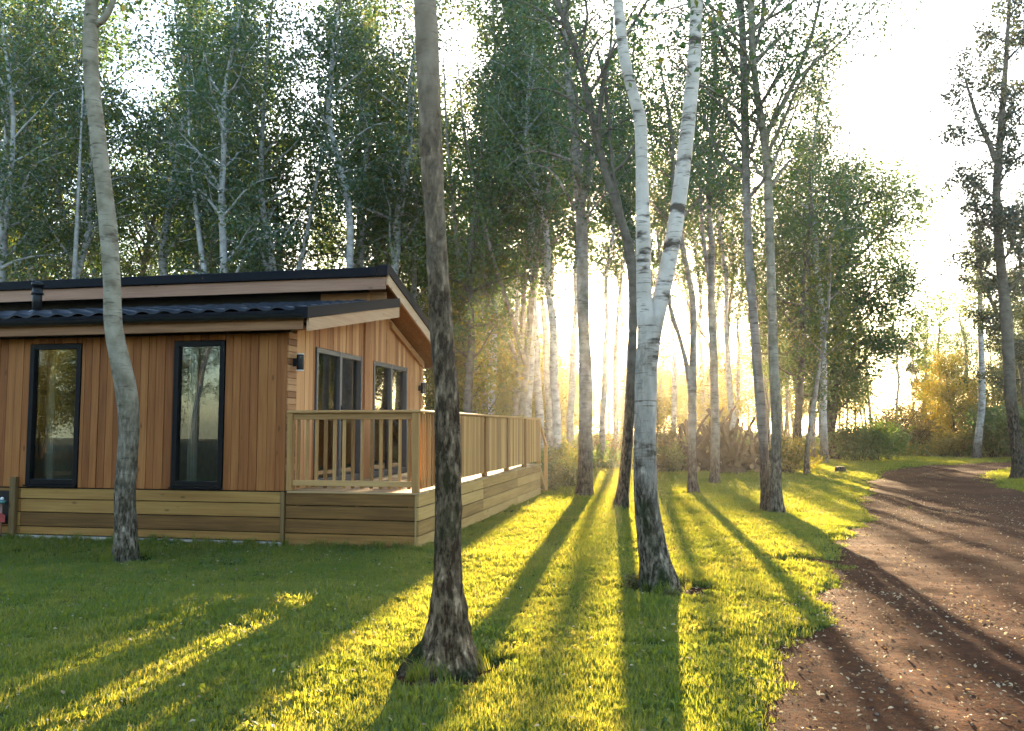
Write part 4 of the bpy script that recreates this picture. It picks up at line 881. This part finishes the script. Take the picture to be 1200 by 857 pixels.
a, b = gnd(782, 552), gnd(872, 557); a[2] = b[2] = 0.12; log(a, b, 0.12, 0.10, 'long pale log lying along the lawn edge before the brush heap', None, 'fallen_log', 0.03, 0)
p = gnd(985, 555); st = thing('tree_stump', 'small dark stump in the grass near the track bend', 'stump', (p[0], p[1], 0)); lathe('stump_wood', [(0.26, -0.05), (0.2, 0.08), (0.18, 0.22), (0.17, 0.24)], M['bark_dark'], st, (0, 0, 0), 12)
lathe('cut_top', [(0.165, 0.2405), (0.16, 0.245)], M['cut_wood'], st, (0, 0, 0), 12)

# ------------------------------------------------------------------ grass, fallen leaves, stones (stuff, instanced by geometry nodes)
def scatter_gn(name, pts, rot, scl, idx, sources, label, cat):
    me = bpy.data.meshes.new(name); me.vertices.add(len(pts)); me.vertices.foreach_set('co', np.asarray(pts, np.float32).ravel())
    for nm, dt, arr, key in (('rot', 'FLOAT_VECTOR', rot, 'vector'), ('scl', 'FLOAT_VECTOR', scl, 'vector')):
        at_ = me.attributes.new(nm, dt, 'POINT'); at_.data.foreach_set(key, np.asarray(arr, np.float32).ravel())
    ai = me.attributes.new('pick', 'INT', 'POINT'); ai.data.foreach_set('value', np.asarray(idx, np.int32)); me.update()
    o = link(name, me); tag(o, label, cat, None, 'stuff')
    ng = bpy.data.node_groups.new(name + '_scatter', 'GeometryNodeTree')
    ng.interface.new_socket('Geometry', in_out='INPUT', socket_type='NodeSocketGeometry'); ng.interface.new_socket('Geometry', in_out='OUTPUT', socket_type='NodeSocketGeometry')
    gi = ng.nodes.new('NodeGroupInput'); go = ng.nodes.new('NodeGroupOutput'); ip = ng.nodes.new('GeometryNodeInstanceOnPoints'); gt = ng.nodes.new('GeometryNodeGeometryToInstance')
    for s in reversed(sources):
        oi = ng.nodes.new('GeometryNodeObjectInfo'); oi.inputs['Object'].default_value = s; ng.links.new(oi.outputs['Geometry'], gt.inputs[0])
    ng.links.new(gi.outputs[0], ip.inputs['Points']); ng.links.new(gt.outputs[0], ip.inputs['Instance']); ip.inputs['Pick Instance'].default_value = True
    for nm, dt, sock in (('rot', 'FLOAT_VECTOR', 'Rotation'), ('scl', 'FLOAT_VECTOR', 'Scale'), ('pick', 'INT', 'Instance Index')):
        na = ng.nodes.new('GeometryNodeInputNamedAttribute'); na.data_type = dt; na.inputs['Name'].default_value = nm; ng.links.new(na.outputs[0], ip.inputs[sock])
    ng.links.new(ip.outputs[0], go.inputs[0]); md = o.modifiers.new('scatter', 'NODES'); md.node_group = ng; return o
def src(name, me): return bpy.data.objects.new(name, me)      # never linked to the scene: only the scatter uses it
rg = np.random.default_rng(99)
def grass_tuft(seed, n, rad, h):
    r_ = np.random.default_rng(seed); V, F, c = [], [], []
    for i in range(n):
        a = r_.uniform(0, 6.28); q = rad * math.sqrt(r_.random()); b = np.array([q * math.cos(a), q * math.sin(a), -0.008]); az = r_.uniform(0, 6.28); hh = h * r_.uniform(0.5, 1.15); bend = r_.uniform(0.1, 0.75) * hh; w = 0.0024 * r_.uniform(.8, 1.5)
        dx = np.array([math.cos(az), math.sin(az), 0]); sx = np.array([-dx[1], dx[0], 0]) * w; n0 = len(V)
        V += [b - sx, b + sx, b + dx * bend * .35 + [0, 0, hh * .6] + sx * .8, b + dx * bend * .35 + [0, 0, hh * .6] - sx * .8, b + dx * bend + [0, 0, hh * .95] + sx * .12, b + dx * bend + [0, 0, hh * .95] - sx * .12]
        F += [(n0, n0 + 1, n0 + 2, n0 + 3), (n0 + 3, n0 + 2, n0 + 4, n0 + 5)]; t = r_.random(); c += [t, t]
    return src('grass_tuft', np_mesh('grass_tuft', np.array(V), np.array(F), M['grass'], False, c))
TU = [grass_tuft(1, 34, 0.055, 0.032), grass_tuft(2, 30, 0.06, 0.026), grass_tuft(3, 36, 0.065, 0.04), grass_tuft(4, 20, 0.05, 0.058)]
trunks = [(o.location.x, o.location.y) for o in scene.objects if o.type == 'EMPTY' and o.get('category') == 'tree' and o.location.y < 45]
GP, GS = [], []
for y0, y1, dens, sc, hz in ((3.0, 6.5, 800, 1.0, 1.0), (6.5, 10, 520, 1.15, 1.0), (10, 16, 260, 1.5, 1.1), (16, 26, 100, 2.2, 1.3), (26, 46.5, 40, 3.2, 1.7)):
    hw = 0.64 * y1 + 1.2; n = int((y1 - y0) * 2 * hw * dens); x = rg.uniform(-hw, hw, n); y = rg.uniform(y0, y1, n)
    k = (np.abs(x) < 0.64 * y + 1.0) & (x > -15) & (x < 27); x, y = x[k], y[k]; s = track_sd(x, y)
    k = (s < 0.12 - 0.75 * rg.random(len(x)) ** 2.2) | ((s < 0.8) & (rg.random(len(x)) < 0.05)); x, y, s = x[k], y[k], s[k]
    bare = n2(x, y, 0.7, 31) + 0.5 * n2(x, y, 0.25, 32); k = rg.random(len(x)) > sstep(0.55, 1.0, bare) * 0.85; x, y, s = x[k], y[k], s[k]
    lx, ly = to_local(x, y); 
    k = ~((lx < 0.02) & (ly > -0.02) & (ly < DL + .1)); x, y, s = x[k], y[k], s[k]
    z = lawn_z(x, y, s); GP.append(np.stack([x, y, z], 1)); v = 0.75 + 0.5 * rg.random(len(x)) + 0.25 * n2(x, y, 0.45, 33); hz_ = hz * (1 + 0.35 * n2(x, y, 1.1, 34))
    GS.append(np.stack([sc * v, sc * v, hz_ * v], 1))
GP = np.vstack(GP); GS = np.vstack(GS); n = len(GP)
scatter_gn('grass', GP, np.stack([rg.normal(size=n) * .12, rg.normal(size=n) * .12, rg.uniform(0, 6.28, n)], 1), GS, rg.integers(0, 4, n), TU, 'short green lawn grass glowing yellow where sunlit', 'grass')
# long grass at tree feet and along the skirting
LG = grass_tuft(9, 34, 0.05, 0.16); P_ = []
for o in [o for o in scene.objects if o.type == 'EMPTY' and o.get('category') == 'tree' and 0 < o.location.y < 30]:
    if abs(o.location.x) > 0.62 * o.location.y + 1: continue
    for i in range(14): a = rg.uniform(0, 6.28); q = rg.uniform(0.16, 0.32); P_.append((o.location.x + q * math.cos(a), o.location.y + q * math.sin(a)))
for i in range(150): lx = rg.uniform(-6.5, 0.1); w_ = np.array([lx, -0.08 - rg.random() * .05]); c, s = math.cos(YAW), math.sin(YAW); P_.append((A[0] + w_[0] * c - w_[1] * s, A[1] + w_[0] * s + w_[1] * c))
P_ = np.array(P_); zz = HT(P_[:, 0], P_[:, 1]) + .01; n = len(P_); v = rg.uniform(.35, 1.0, n)
scatter_gn('long_grass', np.column_stack([P_, zz]), np.stack([rg.normal(size=n) * .2, rg.normal(size=n) * .2, rg.uniform(0, 6.28, n)], 1), np.stack([v] * 3, 1), np.zeros(n, int), [LG], 'longer unmown grass round trunk feet and along the cabin skirting', 'grass')
# broad leaved weeds in the turf
WD = []
for i in range(3):
    r_ = np.random.default_rng(400 + i); a = r_.uniform(0, 6.28, 11); q = r_.uniform(.01, .05, 11); WD.append(src('weed', leaves(r_, np.stack([q * np.cos(a), q * np.sin(a), r_.uniform(.015, .04, 11)], 1), 0.032, 'weed', M['grass'], 0.8, 0.8)))
x = rg.uniform(-5, 5, 2600); y = 3.2 + 12 * rg.random(2600) ** 1.4; s = track_sd(x, y); lx, ly = to_local(x, y); k = (s < -0.05) & (n2(x, y, 0.9, 51) + 0.4 * n2(x, y, .3, 52) > 0.15) & ~((lx < .05) & (ly > -.05)); x, y, s = x[k], y[k], s[k]; n = len(x); v = rg.uniform(.6, 1.3, n)
scatter_gn('lawn_weeds', np.stack([x, y, lawn_z(x, y, s)], 1), np.stack([np.zeros(n)] * 2 + [rg.uniform(0, 6.28, n)], 1), np.stack([v] * 3, 1), rg.integers(0, 3, n), WD, 'small broad leaved weeds scattered through the lawn', 'weeds')
# fallen leaves
def dead_leaf(seed):
    r_ = np.random.default_rng(seed); V = [(-.5, 0, 0), (-.2, .26, .06), (.15, .24, .10), (.5, 0, .02), (.15, -.24, .09), (-.2, -.27, .07), (-.2, 0, .0), (.15, 0, .01)]
    V = [(x, y, z * r_.uniform(.4, 2.2) + r_.uniform(0, .04)) for x, y, z in V]; F = [(0, 6, 1, 1), (6, 7, 2, 1), (7, 3, 2, 2), (0, 5, 6, 6), (5, 4, 7, 6), (4, 3, 7, 7)]
    a = Acc(); a.add((np.array(V), np.array(F))); me = a.mesh('fallen_leaf', M['dead_leaf'], False); at_ = me.attributes.new('rnd', 'FLOAT', 'FACE'); at_.data.foreach_set('value', np.full(6, r_.random(), np.float32)); return src('fallen_leaf', me)
DLV = [dead_leaf(i) for i in range(9)]
P_, S_ = [], []
for (x0, x1, y0, y1, n, track) in ((0.5, 8.5, 3.2, 9, 9000, 1), (2, 12, 9, 20, 8000, 1), (8, 24, 20, 40, 2200, 1), (-4.5, 4, 3.2, 12, 1200, 0), (-3, 12, 12, 32, 350, 0)):
    x = rg.uniform(x0, x1, n); y = rg.uniform(y0, y1, n); s = track_sd(x, y); dens = sstep(-0.5, 0.2, n2(x, y, 0.8, 41)); lx, ly = to_local(x, y)
    if track: k = (s > -0.25) & (rg.random(n) < 0.3 + 0.7 * np.maximum(dens, np.exp(-np.abs(s - .3) / .5))); z = tz(x, y) + 0.012
    else: k = (s < -0.1) & ~((lx < 0.1) & (ly > -.1)); z = lawn_z(x, y, s) + 0.05
    z = np.where(s < .05, np.maximum(z, lawn_z(x, y, s) + 0.03), z)
    P_.append(np.stack([x, y, z], 1)[k]); S_.append(np.full(k.sum(), 1.0))
P_ = np.vstack(P_); n = len(P_); v = rg.uniform(.014, .040, n)
scatter_gn('fallen_leaves', P_, np.stack([rg.normal(size=n) * .3, rg.normal(size=n) * .3, rg.uniform(0, 6.28, n)], 1), np.stack([v] * 3, 1), rg.integers(0, 9, n), DLV, 'dry tan leaves littered over the dirt track and lawn', 'leaves')
def stone(seed):
    bm = bmesh.new(); bmesh.ops.create_icosphere(bm, subdivisions=1, radius=0.5); r_ = np.random.default_rng(seed)
    for v in bm.verts: v.co *= r_.uniform(.7, 1.2); v.co.z *= .6
    me = bpy.data.meshes.new('stone'); bm.to_mesh(me); bm.free(); me.materials.append(M['stone']); return src('stone', me)
ST = [stone(i) for i in range(4)]
n = 9000; y = 3.2 + 17 * rg.random(n) ** 1.5; x = rg.uniform(0.3, 10, n); s = track_sd(x, y); k = s > 0.0; x, y = x[k], y[k]; n = len(x); v = 0.006 + 0.02 * rg.random(n) ** 4
scatter_gn('gravel', np.stack([x, y, tz(x, y) + v * .1], 1), rg.uniform(0, 6.28, (n, 3)), np.stack([v, v, v * .8], 1), rg.integers(0, 4, n), ST, 'small stones pressed into the dirt track', 'gravel')
# undergrowth of the wood floor
ug = []
for i in range(2):
    r_ = np.random.default_rng(300 + i); C = r_.normal(size=(420, 3)) * [0.42, 0.42, 0.2]; C[:, 2] = np.abs(C[:, 2]) + .03; ug.append(src('undergrowth', leaves(r_, C, 0.11, 'undergrowth', M['bramble' if i else 'oak_leaf'])))
n = 5200; y = 24 + 70 * rg.random(n); x = (rg.uniform(-150, 1350, n) - 600) / F_PX * y; lx, ly = to_local(x, y); s = track_sd(x, y)
lawnish = (y < 33) & (x > 0.8) & (x < 30) | (y < 47) & (x > 6.5 + (y - 33) * .35) & (x < 32)
k = ~lawnish & (s < -.6) & ~((lx > -16) & (lx < 1.5) & (ly < DL + 1.4)); x, y = x[k], y[k]; n = len(x); v = rg.uniform(.5, 1.5, n)
scatter_gn('undergrowth', np.stack([x, y, np.full(n, -0.03)], 1), np.stack([np.zeros(n)] * 2 + [rg.uniform(0, 6.28, n)], 1), np.stack([v, v, v * rg.uniform(.6, 1.6, n)], 1), rg.integers(0, 2, n), ug, 'low leafy undergrowth covering the floor of the wood', 'undergrowth')

# ------------------------------------------------------------------ haze
m = bpy.data.materials.new('morning_haze'); m.use_nodes = True; nt = m.node_tree; nt.nodes.clear()
out = nt.nodes.new('ShaderNodeOutputMaterial'); pv = nt.nodes.new('ShaderNodeVolumePrincipled')
pv.inputs['Color'].default_value = (0.98, 0.91, 0.79, 1); pv.inputs['Density'].default_value = 0.0006; pv.inputs['Anisotropy'].default_value = 0.90
pv.inputs['Density Attribute'].default_value = ''; nt.links.new(pv.outputs[0], out.inputs['Volume'])
bm = bmesh.new(); bmesh.ops.create_cube(bm, size=1.0)
for v in bm.verts: v.co.x *= 372; v.co.y = v.co.y * 372 + 100; v.co.z = (v.co.z + 0.5) * 24.5 - 1.3
me = bpy.data.meshes.new('haze'); bm.to_mesh(me); bm.free(); me.materials.append(m)
tag(link('haze', me), 'golden morning haze between the trees', 'haze', None, 'stuff')
